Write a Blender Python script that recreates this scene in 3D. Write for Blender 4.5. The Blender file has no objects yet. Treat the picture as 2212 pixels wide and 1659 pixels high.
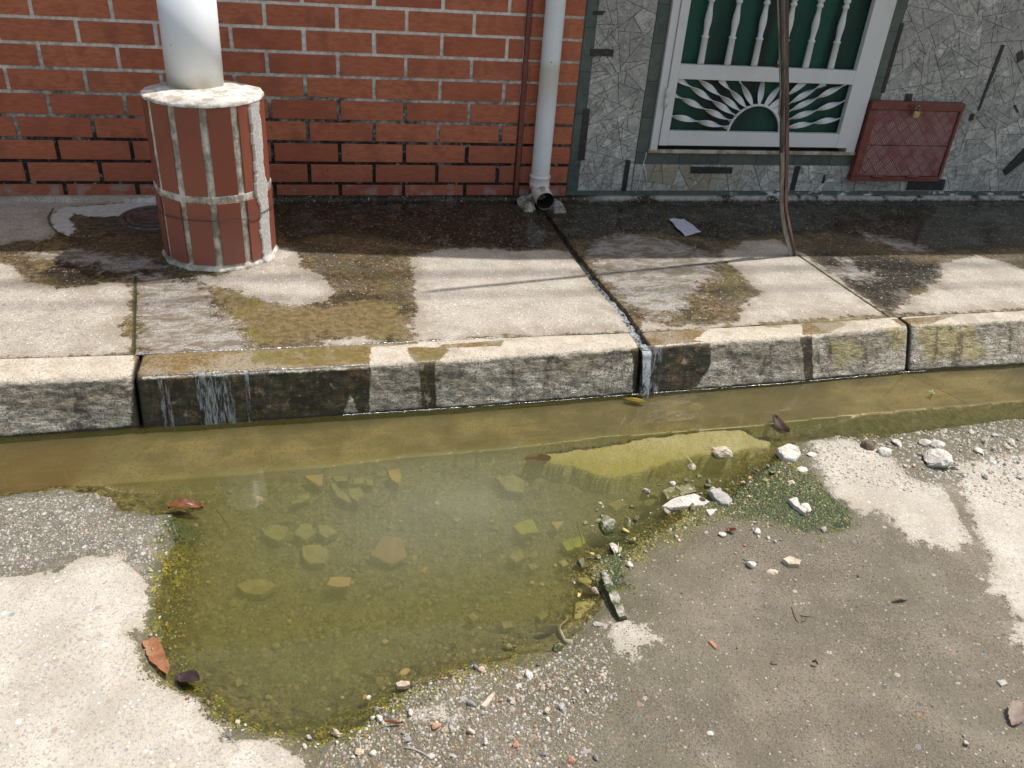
import bpy, bmesh, math, random
import numpy as np
from mathutils import Vector, Matrix

# ------------------------------------------------------------------ camera, sky, sun, exposure
scene = bpy.context.scene
col = scene.collection
F_PX, CX, CY = 1790.0, 1106.0, 829.5            # focal length and centre in 2212 x 1659 units
PITCH, ROLL, YAW = math.radians(30.817), math.radians(4.759), math.radians(-14.757)
CAM = np.array([0.0, 0.0, 1.62])
def cam_axes():
    cp, sp = math.cos(PITCH), math.sin(PITCH)
    fwd = np.array([0, cp, -sp]); up = np.array([0, sp, cp]); rt = np.array([1.0, 0, 0])
    cr, sr = math.cos(ROLL), math.sin(ROLL)
    rt2 = cr * rt + sr * up; up2 = -sr * rt + cr * up
    cy, sy = math.cos(YAW), math.sin(YAW)
    Z = np.array([[cy, -sy, 0], [sy, cy, 0], [0, 0, 1]])
    return Z @ rt2, Z @ up2, Z @ fwd
A_R, A_U, A_F = cam_axes()
cd = bpy.data.cameras.new('camera'); cam = bpy.data.objects.new('camera', cd); col.objects.link(cam)
cd.sensor_width = 36.0; cd.lens = 36.0 * F_PX / 2212.0; cd.clip_start = 0.05; cd.clip_end = 500
cam.matrix_world = Matrix(((A_R[0], A_U[0], -A_F[0], CAM[0]), (A_R[1], A_U[1], -A_F[1], CAM[1]),
                           (A_R[2], A_U[2], -A_F[2], CAM[2]), (0, 0, 0, 1)))
scene.camera = cam
cd.dof.use_dof = True; cd.dof.focus_distance = 2.45; cd.dof.aperture_fstop = 14.0

SUN = Vector((0.48, 0.13, 1.0)).normalized()     # towards the sun
el = math.asin(SUN.z); az = math.atan2(SUN.x, SUN.y)
world = bpy.data.worlds.new('World'); scene.world = world; world.use_nodes = True
wn = world.node_tree.nodes; wl = world.node_tree.links
sky = wn.new('ShaderNodeTexSky'); sky.sky_type = 'NISHITA'; sky.sun_disc = False
sky.sun_elevation = el; sky.sun_rotation = az; sky.dust_density = 2.5; sky.ozone_density = 0.6; sky.air_density = 1.2
bg = wn['Background']; bg.inputs['Strength'].default_value = 0.15
wb = wn.new('ShaderNodeVectorMath'); wb.operation = 'MULTIPLY'; wb.inputs[1].default_value = (1.10, 1.0, 0.87)   # hazy, warmer tropical sky
wl.new(sky.outputs[0], wb.inputs[0]); wl.new(wb.outputs[0], bg.inputs[0])
sd_ = bpy.data.lights.new('sun', 'SUN'); so = bpy.data.objects.new('sun', sd_); col.objects.link(so)
sd_.energy = 3.8; sd_.angle = math.radians(0.6); sd_.color = (1.0, 0.955, 0.895)
so.rotation_euler = SUN.to_track_quat('Z', 'Y').to_euler()
scene.view_settings.view_transform = 'Standard'; scene.view_settings.look = 'None'
scene.view_settings.exposure = 0.28; scene.view_settings.gamma = 1.0
try:
    scene.cycles.max_bounces = 8; scene.cycles.transparent_max_bounces = 12
    scene.cycles.caustics_reflective = False; scene.cycles.caustics_refractive = False
    scene.cycles.sample_clamp_indirect = 4.0
except Exception: pass

# ------------------------------------------------------------------ where a traced point stands
HS = 0.18                                        # pavement height above the water level
YW = 4.237                                       # front of the house walls
def ray(u, v): return A_F + A_R * (u - CX) / F_PX - A_U * (v - CY) / F_PX
def onz(u, v, z=0.0):
    d = ray(u, v); t = (z - CAM[2]) / d[2]; return CAM + t * d
def ony(u, v, y=YW):
    d = ray(u, v); t = (y - CAM[1]) / d[1]; return CAM + t * d
def PZ(pts, z=0.0): return np.array([onz(u, v, z)[:2] for u, v in pts])
def PW(pts, y=YW): return np.array([ony(u, v, y)[[0, 2]] for u, v in pts])

# ------------------------------------------------------------------ numpy noise and distance fields
def _hash(i, j, s):
    n = (i.astype(np.int64) * 374761393 + j.astype(np.int64) * 668265263 + s * 1442695041) & 0x7fffffff
    n = ((n ^ (n >> 13)) * 1274126177) & 0x7fffffff
    return ((n ^ (n >> 16)) & 0xffff) / 65535.0
def vnoise(x, y, s=0):
    xi = np.floor(x); yi = np.floor(y); fx = x - xi; fy = y - yi
    fx = fx * fx * (3 - 2 * fx); fy = fy * fy * (3 - 2 * fy)
    a = _hash(xi, yi, s); b = _hash(xi + 1, yi, s); c = _hash(xi, yi + 1, s); d = _hash(xi + 1, yi + 1, s)
    return (a * (1 - fx) + b * fx) * (1 - fy) + (c * (1 - fx) + d * fx) * fy
def fbm(x, y, sc, o=4, s=0, r=0.5):
    t = 0; a = 1; n = 0
    for k in range(o):
        t = t + a * vnoise(x * sc + 17.3 * k, y * sc - 9.1 * k, s + k); n += a; a *= r; sc *= 2.03
    return t / n * 2 - 1
def sdf(x, y, poly, clip=0.35):
    """distance to a closed outline, positive inside"""
    x = np.asarray(x, float); y = np.asarray(y, float)
    out = np.full(x.shape, -clip)
    p = np.asarray(poly); lo = p.min(0) - clip; hi = p.max(0) + clip
    m = (x > lo[0]) & (x < hi[0]) & (y > lo[1]) & (y < hi[1])
    if not m.any(): return out
    X = x[m]; Y = y[m]; d = np.full(X.shape, 9.0); ins = np.zeros(X.shape, bool)
    q = np.roll(p, -1, 0)
    for (x0, y0), (x1, y1) in zip(p, q):
        dx, dy = x1 - x0, y1 - y0; L = dx * dx + dy * dy + 1e-12
        t = np.clip(((X - x0) * dx + (Y - y0) * dy) / L, 0, 1)
        d = np.minimum(d, (X - x0 - t * dx) ** 2 + (Y - y0 - t * dy) ** 2)
        if abs(dy) > 1e-12:
            c = ((y0 > Y) != (y1 > Y)) & (X < dx * (Y - y0) / dy + x0); ins ^= c
    d = np.minimum(np.sqrt(d), clip)
    out[m] = np.where(ins, d, -d); return out
def sdfs(x, y, polys): 
    r = None
    for p in polys:
        s = sdf(x, y, p); r = s if r is None else np.maximum(r, s)
    return r
def sstep(x, a, b):
    t = np.clip((x - a) / (b - a), 0, 1); return t * t * (3 - 2 * t)
def seg_dist(x, y, line, clip=0.4):
    d = np.full(np.shape(x), clip ** 2)
    for (x0, y0), (x1, y1) in zip(line[:-1], line[1:]):
        dx, dy = x1 - x0, y1 - y0; L = dx * dx + dy * dy + 1e-12
        t = np.clip(((x - x0) * dx + (y - y0) * dy) / L, 0, 1)
        d = np.minimum(d, (x - x0 - t * dx) ** 2 + (y - y0 - t * dy) ** 2)
    return np.sqrt(d)

# ------------------------------------------------------------------ shader shorthand
class S:
    def __init__(s, g, k): s.g = g; s.k = k
    def _m(s, op, b, c=None, rev=False):
        n = s.g.nt.nodes.new('ShaderNodeMath'); n.operation = op
        ins = [s, b] if c is None else [s, b, c]
        if rev: ins = [b, s]
        for i, v in enumerate(ins): s.g.put(n.inputs[i], v)
        return S(s.g, n.outputs[0])
    def __add__(s, b): return s._m('ADD', b)
    __radd__ = __add__
    def __mul__(s, b): return s._m('MULTIPLY', b)
    __rmul__ = __mul__
    def __sub__(s, b): return s._m('SUBTRACT', b)
    def __rsub__(s, b): return s._m('SUBTRACT', b, rev=True)
    def __truediv__(s, b): return s._m('DIVIDE', b)
    def __pow__(s, b): return s._m('POWER', b)
    def max(s, b): return s._m('MAXIMUM', b)
    def min(s, b): return s._m('MINIMUM', b)
    def gt(s, b): return s._m('GREATER_THAN', b)
    def lt(s, b): return s._m('LESS_THAN', b)
    def f(s, op, b=0.0): return s._m(op, b)
    def ss(s, a, b, lo=0.0, hi=1.0):
        n = s.g.nt.nodes.new('ShaderNodeMapRange'); n.interpolation_type = 'SMOOTHSTEP'
        s.g.put(n.inputs[0], s)
        for i, v in enumerate((a, b, lo, hi)): n.inputs[i + 1].default_value = v
        return S(s.g, n.outputs[0])
    def xyz(s):
        n = s.g.nt.nodes.new('ShaderNodeSeparateXYZ'); s.g.nt.links.new(s.k, n.inputs[0])
        return [S(s.g, o) for o in n.outputs]
class G:
    def __init__(s, name):
        s.m = bpy.data.materials.new(name); s.m.use_nodes = True; s.nt = s.m.node_tree
        s.nt.nodes.clear(); s.out = s.nt.nodes.new('ShaderNodeOutputMaterial')
        gn = s.nt.nodes.new('ShaderNodeNewGeometry'); s.P = S(s, gn.outputs['Position']); s.N = S(s, gn.outputs['Normal'])
    def put(s, inp, v):
        if isinstance(v, S): s.nt.links.new(v.k, inp)
        elif isinstance(v, (tuple, list)): inp.default_value = tuple(v) + ((1.0,) if len(v) == 3 and len(inp.default_value) == 4 else ())
        else: inp.default_value = v
    def vec(s, x, y, z):
        n = s.nt.nodes.new('ShaderNodeCombineXYZ')
        for i, v in enumerate((x, y, z)): s.put(n.inputs[i], v)
        return S(s, n.outputs[0])
    def obj(s):
        n = s.nt.nodes.new('ShaderNodeTexCoord'); return S(s, n.outputs['Object'])
    def rnd(s):
        n = s.nt.nodes.new('ShaderNodeObjectInfo'); return S(s, n.outputs['Random'])
    def sc(s, v, x, y, z, rot=(0, 0, 0)):
        n = s.nt.nodes.new('ShaderNodeMapping'); s.put(n.inputs[0], v); n.inputs['Scale'].default_value = (x, y, z)
        n.inputs['Rotation'].default_value = rot; return S(s, n.outputs[0])
    def noise(s, sc, d=4, r=0.55, v=None, dist=0.0, col=False):
        n = s.nt.nodes.new('ShaderNodeTexNoise'); n.inputs['Scale'].default_value = sc; n.inputs['Detail'].default_value = d
        n.inputs['Roughness'].default_value = r; n.inputs['Distortion'].default_value = dist
        s.put(n.inputs['Vector'], v or s.P); return S(s, n.outputs['Color' if col else 'Fac'])
    def voro(s, sc, v=None, feat='F1', out='Distance', rand=1.0):
        n = s.nt.nodes.new('ShaderNodeTexVoronoi'); n.feature = feat; n.inputs['Scale'].default_value = sc
        n.inputs['Randomness'].default_value = rand
        s.put(n.inputs['Vector'], v or s.P)
        return (S(s, n.outputs['Distance']), S(s, n.outputs['Color'])) if feat == 'F1' else S(s, n.outputs[0])
    def att(s, name):
        n = s.nt.nodes.new('ShaderNodeAttribute'); n.attribute_name = name; return S(s, n.outputs['Fac'])
    def mix(s, f, a, b, mode='MIX'):
        n = s.nt.nodes.new('ShaderNodeMix'); n.data_type = 'RGBA'; n.blend_type = mode; n.clamp_factor = True
        s.put(n.inputs[0], f); s.put(n.inputs[6], a); s.put(n.inputs[7], b); return S(s, n.outputs[2])
    def mixf(s, f, a, b):
        n = s.nt.nodes.new('ShaderNodeMix'); n.data_type = 'FLOAT'
        s.put(n.inputs[0], f); s.put(n.inputs[2], a); s.put(n.inputs[3], b); return S(s, n.outputs[0])
    def ramp(s, f, stops, const=False):
        n = s.nt.nodes.new('ShaderNodeValToRGB'); r = n.color_ramp
        if const: r.interpolation = 'CONSTANT'
        while len(r.elements) < len(stops): r.elements.new(0.5)
        for e, (p, c) in zip(r.elements, stops): e.position = p; e.color = tuple(c) + (1.0,)
        s.put(n.inputs[0], f); return S(s, n.outputs[0])
    def bump(s, h, dist=0.01, st=1.0, nrm=None):
        n = s.nt.nodes.new('ShaderNodeBump'); n.inputs['Distance'].default_value = dist
        s.put(n.inputs['Strength'], st); s.put(n.inputs['Height'], h)
        if nrm is not None: s.put(n.inputs['Normal'], nrm)
        return S(s, n.outputs[0])
    def pbr(s, colr, rough=0.8, nrm=None, coat=None, coat_r=0.05, cn=None, metal=0.0, spec=0.5, alpha=None, cior=1.33):
        n = s.nt.nodes.new('ShaderNodeBsdfPrincipled')
        s.put(n.inputs['Base Color'], colr); s.put(n.inputs['Roughness'], rough); s.put(n.inputs['Metallic'], metal)
        s.put(n.inputs['Specular IOR Level'], spec)
        if nrm is not None: s.put(n.inputs['Normal'], nrm)
        if coat is not None:
            s.put(n.inputs['Coat Weight'], coat); s.put(n.inputs['Coat Roughness'], coat_r); n.inputs['Coat IOR'].default_value = cior
            if cn is not None: s.put(n.inputs['Coat Normal'], cn)
        if alpha is not None: s.put(n.inputs['Alpha'], alpha)
        s.nt.links.new(n.outputs[0], s.out.inputs[0]); return s.m

# ------------------------------------------------------------------ object shorthand
def tag(o, label=None, cat=None, group=None, kind=None):
    if label: o['label'] = label
    if cat: o['category'] = cat
    if group: o['group'] = group
    if kind: o['kind'] = kind
    return o
def link(name, me, mats, parent=None, smooth=False):
    for m in (mats if isinstance(mats, (list, tuple)) else [mats]): me.materials.append(m)
    o = bpy.data.objects.new(name, me); col.objects.link(o)
    if smooth: me.polygons.foreach_set('use_smooth', [True] * len(me.polygons))
    if parent: o.parent = parent; o.matrix_parent_inverse = parent.matrix_basis.inverted()
    return o
def empty(name, loc=(0, 0, 0)):
    o = bpy.data.objects.new(name, None); o.location = loc; col.objects.link(o); return o
def from_bm(name, bm, mats, parent=None, smooth=False):
    me = bpy.data.meshes.new(name); bm.normal_update(); bm.to_mesh(me); bm.free(); return link(name, me, mats, parent, smooth)
def grid_mesh(name, X, Y, Z, mats, attrs, smooth=True, keep=None, parent=None):
    ny, nx = X.shape
    co = np.stack([X, Y, Z], -1).reshape(-1, 3)
    idx = np.arange(ny * nx).reshape(ny, nx)
    f = np.stack([idx[:-1, :-1], idx[:-1, 1:], idx[1:, 1:], idx[1:, :-1]], -1).reshape(-1, 4)
    if keep is not None: f = f[keep.reshape(-1)]
    me = bpy.data.meshes.new(name)
    me.vertices.add(len(co)); me.vertices.foreach_set('co', co.ravel())
    me.loops.add(f.size); me.loops.foreach_set('vertex_index', f.ravel())
    me.polygons.add(len(f)); me.polygons.foreach_set('loop_start', np.arange(0, f.size, 4)); me.polygons.foreach_set('loop_total', np.full(len(f), 4))
    me.update(); me.validate()
    for k, v in attrs.items():
        a = me.attributes.new(k, 'FLOAT', 'POINT'); a.data.foreach_set('value', np.ascontiguousarray(v, dtype=np.float32).ravel())
    return link(name, me, mats, parent, smooth)
def box(bm, x0, x1, y0, y1, z0, z1, bev=0.0, mi=0, skew=None):
    vs = [bm.verts.new((x, y, z)) for x in (x0, x1) for y in (y0, y1) for z in (z0, z1)]
    q = [(0, 1, 3, 2), (4, 6, 7, 5), (0, 4, 5, 1), (2, 3, 7, 6), (0, 2, 6, 4), (1, 5, 7, 3)]
    fs = [bm.faces.new([vs[i] for i in f]) for f in q]
    for f in fs: f.material_index = mi
    if bev > 0:
        es = list({e for f in fs for e in f.edges})
        r = bmesh.ops.bevel(bm, geom=es, offset=bev, segments=2, affect='EDGES', profile=0.6)
        for f in r['faces']: f.material_index = mi
    return vs
def prism(bm, pts, y0, y1, axis='y', mi=0, bev=0.0):
    """outline (a,b) pushed from y0 to y1: axis y gives (a, y, b), axis z gives (a, b, z)"""
    mk = (lambda a, b, d: (a, d, b)) if axis == 'y' else (lambda a, b, d: (a, b, d))
    lo = [bm.verts.new(mk(a, b, y0)) for a, b in pts]; hi = [bm.verts.new(mk(a, b, y1)) for a, b in pts]
    n = len(pts); fs = [bm.faces.new(lo), bm.faces.new(hi[::-1])]
    for i in range(n): fs.append(bm.faces.new([lo[i], hi[i], hi[(i + 1) % n], lo[(i + 1) % n]]))
    for f in fs: f.material_index = mi
    bmesh.ops.recalc_face_normals(bm, faces=fs)
    if bev > 0:
        es = list({e for f in fs[:2] for e in f.edges})
        r = bmesh.ops.bevel(bm, geom=es, offset=bev, segments=1, affect='EDGES')
        for f in r['faces']: f.material_index = mi
def tube(bm, path, rad, seg=12, cap=True, mi=0, flat=1.0):
    path = [Vector(p) for p in path]; n = len(path)
    if not hasattr(rad, '__len__'): rad = [rad] * n
    rings = []; ref = None
    for i, p in enumerate(path):
        t = (path[min(i + 1, n - 1)] - path[max(i - 1, 0)]).normalized()
        if ref is None: ref = t.orthogonal().normalized() if abs(t.z) < 0.9 else Vector((1, 0, 0))
        a = (ref - t * ref.dot(t)).normalized(); b = t.cross(a); ref = a
        rings.append([bm.verts.new(p + (a * math.cos(k * 2 * math.pi / seg) + b * flat * math.sin(k * 2 * math.pi / seg)) * rad[i]) for k in range(seg)])
    for r0, r1 in zip(rings[:-1], rings[1:]):
        for k in range(seg):
            f = bm.faces.new([r0[k], r0[(k + 1) % seg], r1[(k + 1) % seg], r1[k]]); f.material_index = mi; f.smooth = True
    if cap:
        for r in (rings[0][::-1], rings[-1]): f = bm.faces.new(r); f.material_index = mi
    return rings
def lathe(bm, prof, cx, cy, seg=16, mi=0):
    rings = [[bm.verts.new((cx + r * math.cos(k * 2 * math.pi / seg), cy + r * math.sin(k * 2 * math.pi / seg), z)) for k in range(seg)] for r, z in prof]
    for r0, r1 in zip(rings[:-1], rings[1:]):
        for k in range(seg):
            f = bm.faces.new([r0[k], r0[(k + 1) % seg], r1[(k + 1) % seg], r1[k]]); f.smooth = True; f.material_index = mi
    bm.faces.new(rings[0][::-1]); bm.faces.new(rings[-1])
    bmesh.ops.recalc_face_normals(bm, faces=bm.faces)

# ================================================================== traced outlines (ground level, z = 0)
KB = [(-60, 948), (0, 945), (290, 925), (600, 906), (1000, 880), (1390, 850), (1700, 827), (1960, 803), (2212, 787), (2330, 778)]
ET = [(-60, 830), (0, 826), (285, 815), (700, 795), (1040, 775), (1380, 750), (1700, 730), (1960, 705), (2212, 690), (2330, 680)]
JT = [(-60, 779), (0, 775), (285, 767), (700, 748), (1040, 732), (1380, 718), (1700, 700), (1920, 686), (2212, 671), (2330, 664)]
def line_fn(pts, z):
    w = PZ(pts, z); x = np.concatenate([[-60], w[:, 0], [60]])
    s0 = 0.0; y = np.concatenate([[w[0, 1]], w[:, 1], [w[-1, 1]]])
    return lambda q: np.interp(q, x, y)
y_base = line_fn(KB, 0.0); y_edge = line_fn(ET, HS - 0.012); y_joint = line_fn(JT, HS)

PUD = PZ([(-300, 900), (-300, 1075), (0, 1070), (60, 1064), (130, 1057), (180, 1062), (240, 1080), (262, 1108), (330, 1112), (372, 1110), (378, 1150), (362, 1200), (348, 1250),
          (338, 1290), (335, 1340), (346, 1400), (352, 1450), (385, 1488), (425, 1498), (450, 1530), (490, 1562), (560, 1574), (620, 1580), (690, 1592), (740, 1580), (790, 1556),
          (850, 1520), (890, 1495), (940, 1466), (1000, 1448), (1080, 1430), (1150, 1418), (1210, 1398), (1255, 1368), (1285, 1335), (1312, 1300), (1300, 1262), (1285, 1235),
          (1296, 1212), (1340, 1203), (1385, 1172), (1430, 1150), (1470, 1120), (1470, 1098), (1520, 1082), (1570, 1085), (1600, 1060), (1640, 1030), (1680, 1005), (1692, 975),
          (1720, 955), (1800, 945), (1900, 948), (2000, 930), (2212, 903), (2500, 870), (2500, 700), (-300, 850)])
STRIP = PZ([(-300, 1075), (0, 1052), (290, 1030), (467, 1019), (737, 995), (904, 976), (1104, 960), (1304, 936), (1404, 931), (1500, 924), (1640, 915), (1775, 900), (1951, 883), (2212, 861), (2500, 835),
            (2500, 700), (1106, 820), (-300, 900)])
SUBS = PZ([(1130, 992), (1180, 974), (1290, 962), (1400, 938), (1500, 929), (1590, 921), (1612, 926), (1640, 940), (1665, 950), (1660, 964), (1600, 973), (1560, 980), (1500, 986),
           (1450, 1000), (1400, 1014), (1330, 1030), (1290, 1026), (1240, 1006), (1190, 1000)])
DRYR = [PZ(p) for p in (
    [(-300, 1290), (0, 1262), (60, 1258), (130, 1240), (180, 1216), (230, 1212), (270, 1225), (300, 1245), (316, 1262), (322, 1290), (318, 1320), (305, 1345), (298, 1375), (302, 1405), (300, 1430),
     (318, 1460), (340, 1478), (372, 1486), (400, 1500), (430, 1520), (448, 1542), (458, 1560), (488, 1572), (492, 1600), (505, 1612), (560, 1608), (600, 1606), (615, 1625), (655, 1659), (690, 1760), (-300, 1760)],
    [(1750, 953), (1830, 952), (1900, 975), (1960, 1040), (2030, 1060), (2050, 1100), (2080, 1140), (2093, 1182), (2060, 1195), (2010, 1190), (1960, 1175), (1935, 1150), (1900, 1112), (1860, 1118), (1800, 1082), (1770, 1020)],
    [(2060, 1010), (2140, 1000), (2212, 990), (2500, 1000), (2500, 1480), (2212, 1420), (2180, 1395), (2195, 1372), (2190, 1345), (2160, 1302), (2112, 1290), (2145, 1262), (2130, 1200), (2100, 1150), (2085, 1100)],
    [(1312, 1362), (1350, 1345), (1385, 1360), (1425, 1400), (1385, 1413), (1370, 1438), (1322, 1412)],
    [(888, 1560), (935, 1528), (958, 1524), (958, 1545), (985, 1553), (990, 1575), (972, 1580), (935, 1568)])]
GRAVL = PZ([(-300, 1080), (0, 1070), (130, 1057), (220, 1062), (262, 1108), (372, 1112), (376, 1150), (352, 1225), (330, 1270), (300, 1245), (230, 1205), (180, 1210), (0, 1262), (-300, 1290)])
MOSS = [PZ(p) for p in (
    [(1340, 1105), (1380, 1085), (1440, 1068), (1500, 1056), (1560, 1036), (1600, 1046), (1560, 1072), (1480, 1080), (1425, 1108), (1385, 1140), (1352, 1132)],
    [(1500, 1075), (1560, 1040), (1600, 1010), (1650, 1000), (1700, 1010), (1740, 1040), (1780, 1080), (1835, 1110), (1830, 1140), (1760, 1160), (1690, 1140), (1640, 1120), (1560, 1110)],
    [(375, 1115), (440, 1125), (420, 1165), (375, 1180), (370, 1150)],
    [(1290, 1110), (1340, 1100), (1365, 1120), (1370, 1170), (1340, 1215), (1290, 1215), (1300, 1160)],
    [(1340, 1220), (1290, 1250), (1290, 1280), (1345, 1265)])]
ALGE = [PZ(p) for p in (
    [(378, 1120), (460, 1180), (420, 1280), (400, 1380), (430, 1460), (520, 1540), (620, 1560), (760, 1510), (860, 1450), (1000, 1425), (1150, 1395), (1130, 1430), (960, 1475), (830, 1560), (700, 1610), (480, 1570), (380, 1490), (340, 1440), (330, 1300)],
    [(1210, 1170), (1290, 1120), (1350, 1080), (1440, 1030), (1540, 1000), (1690, 960), (1720, 1020), (1560, 1100), (1430, 1170), (1300, 1240), (1270, 1215)])]
DARKW = [PZ(p) for p in ([(1700, 905), (1960, 890), (2212, 862), (2400, 850), (2400, 900), (2212, 925), (2000, 945), (1880, 955), (1740, 950), (1690, 930)],)]

def road_height(x, y):
    x = np.asarray(x, float); y = np.asarray(y, float)
    wob = fbm(x, y, 9, 4, 3) * 0.018 + fbm(x, y, 45, 3, 8) * 0.006
    p = sdf(x, y, PUD) + wob
    st = sdf(x, y, STRIP) + fbm(x, y, 30, 2, 5) * 0.003
    sub = sdf(x, y, SUBS) + fbm(x, y, 16, 4, 15, .6) * 0.016
    h_out = 0.002 + np.clip(-p * 0.13, 0, 0.016)
    h_in = -0.06 * sstep(p, 0.0, 0.16) - 0.008 * sstep(p, -0.004, 0.02)
    h = np.where(p > 0, np.minimum(h_in, 0.002), h_out)
    right = sstep(x, 1.75, 2.0)
    h = np.where(p > 0, h * (1 - right) + np.maximum(h, -0.014) * right, h)
    # submerged slabs
    bed_strip = -0.022 + 0.010 * sstep(x, 0.6, 1.8) - 0.004 * sstep(x, 2.3, 3.2)
    left = sstep(x, -0.55, -0.75)
    bed_strip = bed_strip * 1.0
    h = np.where(st > 0, bed_strip, h)
    h = np.where((st > 0) & (st < 0.006), bed_strip - 0.004, h)
    ks = sstep(sub, 0.0, 0.005)
    h = h * (1 - ks) + (-0.007 - 0.010 * sstep(y, 2.12, 1.85) + fbm(x, y, 14, 3, 16) * .0012) * ks
    lumps = fbm(x, y, 26, 4, 11, 0.6) * 0.006 + fbm(x, y, 90, 2, 12) * 0.0022
    under = (p > 0.0) & (st < 0)
    h = h + np.where(under, lumps * (1 - ks) * sstep(p, 0, 0.05) * 1.3, fbm(x, y, 6, 3, 21) * 0.0012)
    h = h + np.where((~under) & (st < 0), fbm(x, y, 70, 2, 31) * 0.0006, 0)
    # dry slabs stand a little above the worn concrete round them
    dr = sdf(x, y, DRYR[0]) + fbm(x, y, 28, 3, 41) * 0.010
    h = h + 0.008 * sstep(dr, -0.003, 0.006)
    dr = sdfs(x, y, DRYR[1:]) + fbm(x, y, 28, 3, 41) * 0.012
    h = h + 0.004 * sstep(dr, -0.004, 0.006)
    return h, p, st, sub

def axis(lo, hi, step, far_lo, far_hi, n=14):
    a = lo - np.geomspace(step, lo - far_lo, n)[::-1]; b = hi + np.geomspace(step, far_hi - hi, n)
    return np.concatenate([a, np.arange(lo, hi + step / 2, step), b])

# ------------------------------------------------------------------ road
def road_material():
    g = G('road_concrete'); P = g.P
    n2 = g.noise(7, 5, 0.6); n3 = g.noise(38, 4, 0.6); n4 = g.noise(170, 3, 0.7); n5 = g.noise(520, 2, 0.6)
    fine = (g.noise(17, 5, .7) - .5) * .065 + (n3 - 0.5) * 0.060 + (n4 - 0.5) * 0.050
    d1, c1 = g.voro(125); d2, c2 = g.voro(330); d3, c3 = g.voro(52)
    r1, q1, b1 = c1.xyz(); r2, q2, b2 = c2.xyz(); r3, q3, b3 = c3.xyz()
    def flecks(base, dens, pal1, pal2, big=0.0):
        c = g.mix(d2.ss(0.42, 0.30) * r2.gt(1 - dens * 1.2), base, g.ramp(q2, pal1, True))
        c = g.mix(d1.ss(0.45, 0.33) * r1.gt(1 - dens), c, g.ramp(q1, pal2, True))
        if big: c = g.mix(d3.ss(0.40, 0.32) * r3.gt(1 - big), c, g.ramp(q3, pal2, True))
        return c
    palA = [(0, (.30, .28, .25)), (.3, (.60, .57, .52)), (.6, (.42, .36, .29)), (.85, (.22, .23, .24))]
    palB = [(0, (.27, .29, .31)), (.25, (.52, .48, .41)), (.5, (.66, .63, .58)), (.7, (.36, .30, .23)), (.96, (.40, .25, .17))]
    dry = g.mix(n2.ss(.3, .7), (.41, .375, .32), (.54, .51, .455)); dry = g.mix(n4.ss(.30, .50), (.27, .235, .185), dry); dry = g.mix(n3.ss(.55, .75) * .5, dry, (.33, .285, .22)); dry = g.mix(g.noise(3.1, 4, .6).ss(.5, .7) * .35, dry, (.36, .33, .25)); dry = g.mix(n5.ss(.62, .72) * .6, dry, (.20, .17, .13))
    dry = flecks(dry, 0.16, palA, palB, 0.04)
    damp = g.mix(n2.ss(.35, .68), (.176, .150, .108), (.252, .218, .165)); lowv = g.noise(2.6, 3, .6).ss(.35, .65); damp = g.mix((1 - n4.ss(.36, .54)) * (lowv * .65 + .35), damp, (.068, .054, .036)); damp = g.mix(g.noise(4.2, 4, .6, dist=.5).ss(.5, .66) * .45, damp, (.110, .098, .070)); damp = g.mix((g.att('pud') + (n2 - .5) * .2).ss(-.30, -.05) * .45, damp, (.115, .108, .050)); damp = g.mix(n5.ss(.60, .70) * .6, damp, (.30, .27, .21))
    damp = g.mix(g.noise(2.3, 3).ss(.45, .65) * 0.45, damp, (.12, .118, .075))
    damp = flecks(damp, 0.13, [(0, (.13, .11, .08)), (.35, (.30, .27, .21)), (.7, (.08, .07, .055)), (.9, (.34, .20, .12))], [(0, (.24, .22, .19)), (.3, (.12, .11, .10)), (.6, (.42, .39, .34)), (.88, (.34, .20, .13)), (.94, (.22, .24, .26))], 0.03)
    grl = g.mix(n3.ss(.35, .65), (.13, .12, .09), (.21, .195, .15))
    grl = flecks(grl, 0.42, palA, [(0, (.40, .40, .38)), (.4, (.55, .53, .50)), (.7, (.28, .27, .25)), (.95, (.34, .2, .13))], 0.22)
    bed = g.mix(n3.ss(.3, .7), (.130, .120, .052), (.29, .265, .125)); bed = g.mix(n4.ss(.3, .5), (.07, .062, .02), bed)
    bed = g.mix(g.noise(13, 5, .7, dist=.8).ss(.50, .60) * .7, bed, (.060, .054, .020)); bed = g.mix(g.noise(34, 4, .7, dist=1.).ss(.53, .60) * .85, bed, (.018, .020, .009)); bed = g.mix(d3.ss(.42, .30) * r3.gt(.55), bed, g.mix(q3, (.17, .15, .06), (.36, .31, .15)))
    strip = g.mix(n2.ss(.35, .65), (.180, .155, .095), (.290, .245, .145)); strip = g.mix(g.noise(5, 5, .65, g.sc(P, 1, 4, 1), dist=.6).ss(.50, .64) * .7, strip, (.33, .255, .125)); strip = g.mix(g.noise(1.9, 4, .6).ss(.46, .60) * .65, strip, (.085, .080, .058)); strip = g.mix(P.xyz()[0].ss(-.66, -.80) * g.noise(2.7, 3).ss(.35, .6), strip, (.16, .10, .055)); strip = g.mix((g.att('kd') + (n2 - .5) * .05).ss(.075, .0) * .65, strip, (.050, .048, .035))  # last mix: the kerb's dark reflection painted along its foot
    strip = g.mix(n4.ss(.34, .50), (.12, .10, .06), strip); strip = g.mix(n3.ss(.62, .70) * .5, strip, (.08, .075, .045))
    sub = g.mix(n2.ss(.3, .7), (.48, .45, .25), (.60, .57, .38)); sub = g.mix(n4.ss(.32, .48), (.26, .24, .10), sub); sub = g.mix((P.xyz()[1] + P.xyz()[0] * .12 + (n2 - .5) * .14).ss(2.34, 2.20) * .8, sub, (.36, .34, .10)); sub = g.mix(n3.ss(.55, .68) * .4, sub, (.25, .24, .09))
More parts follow.
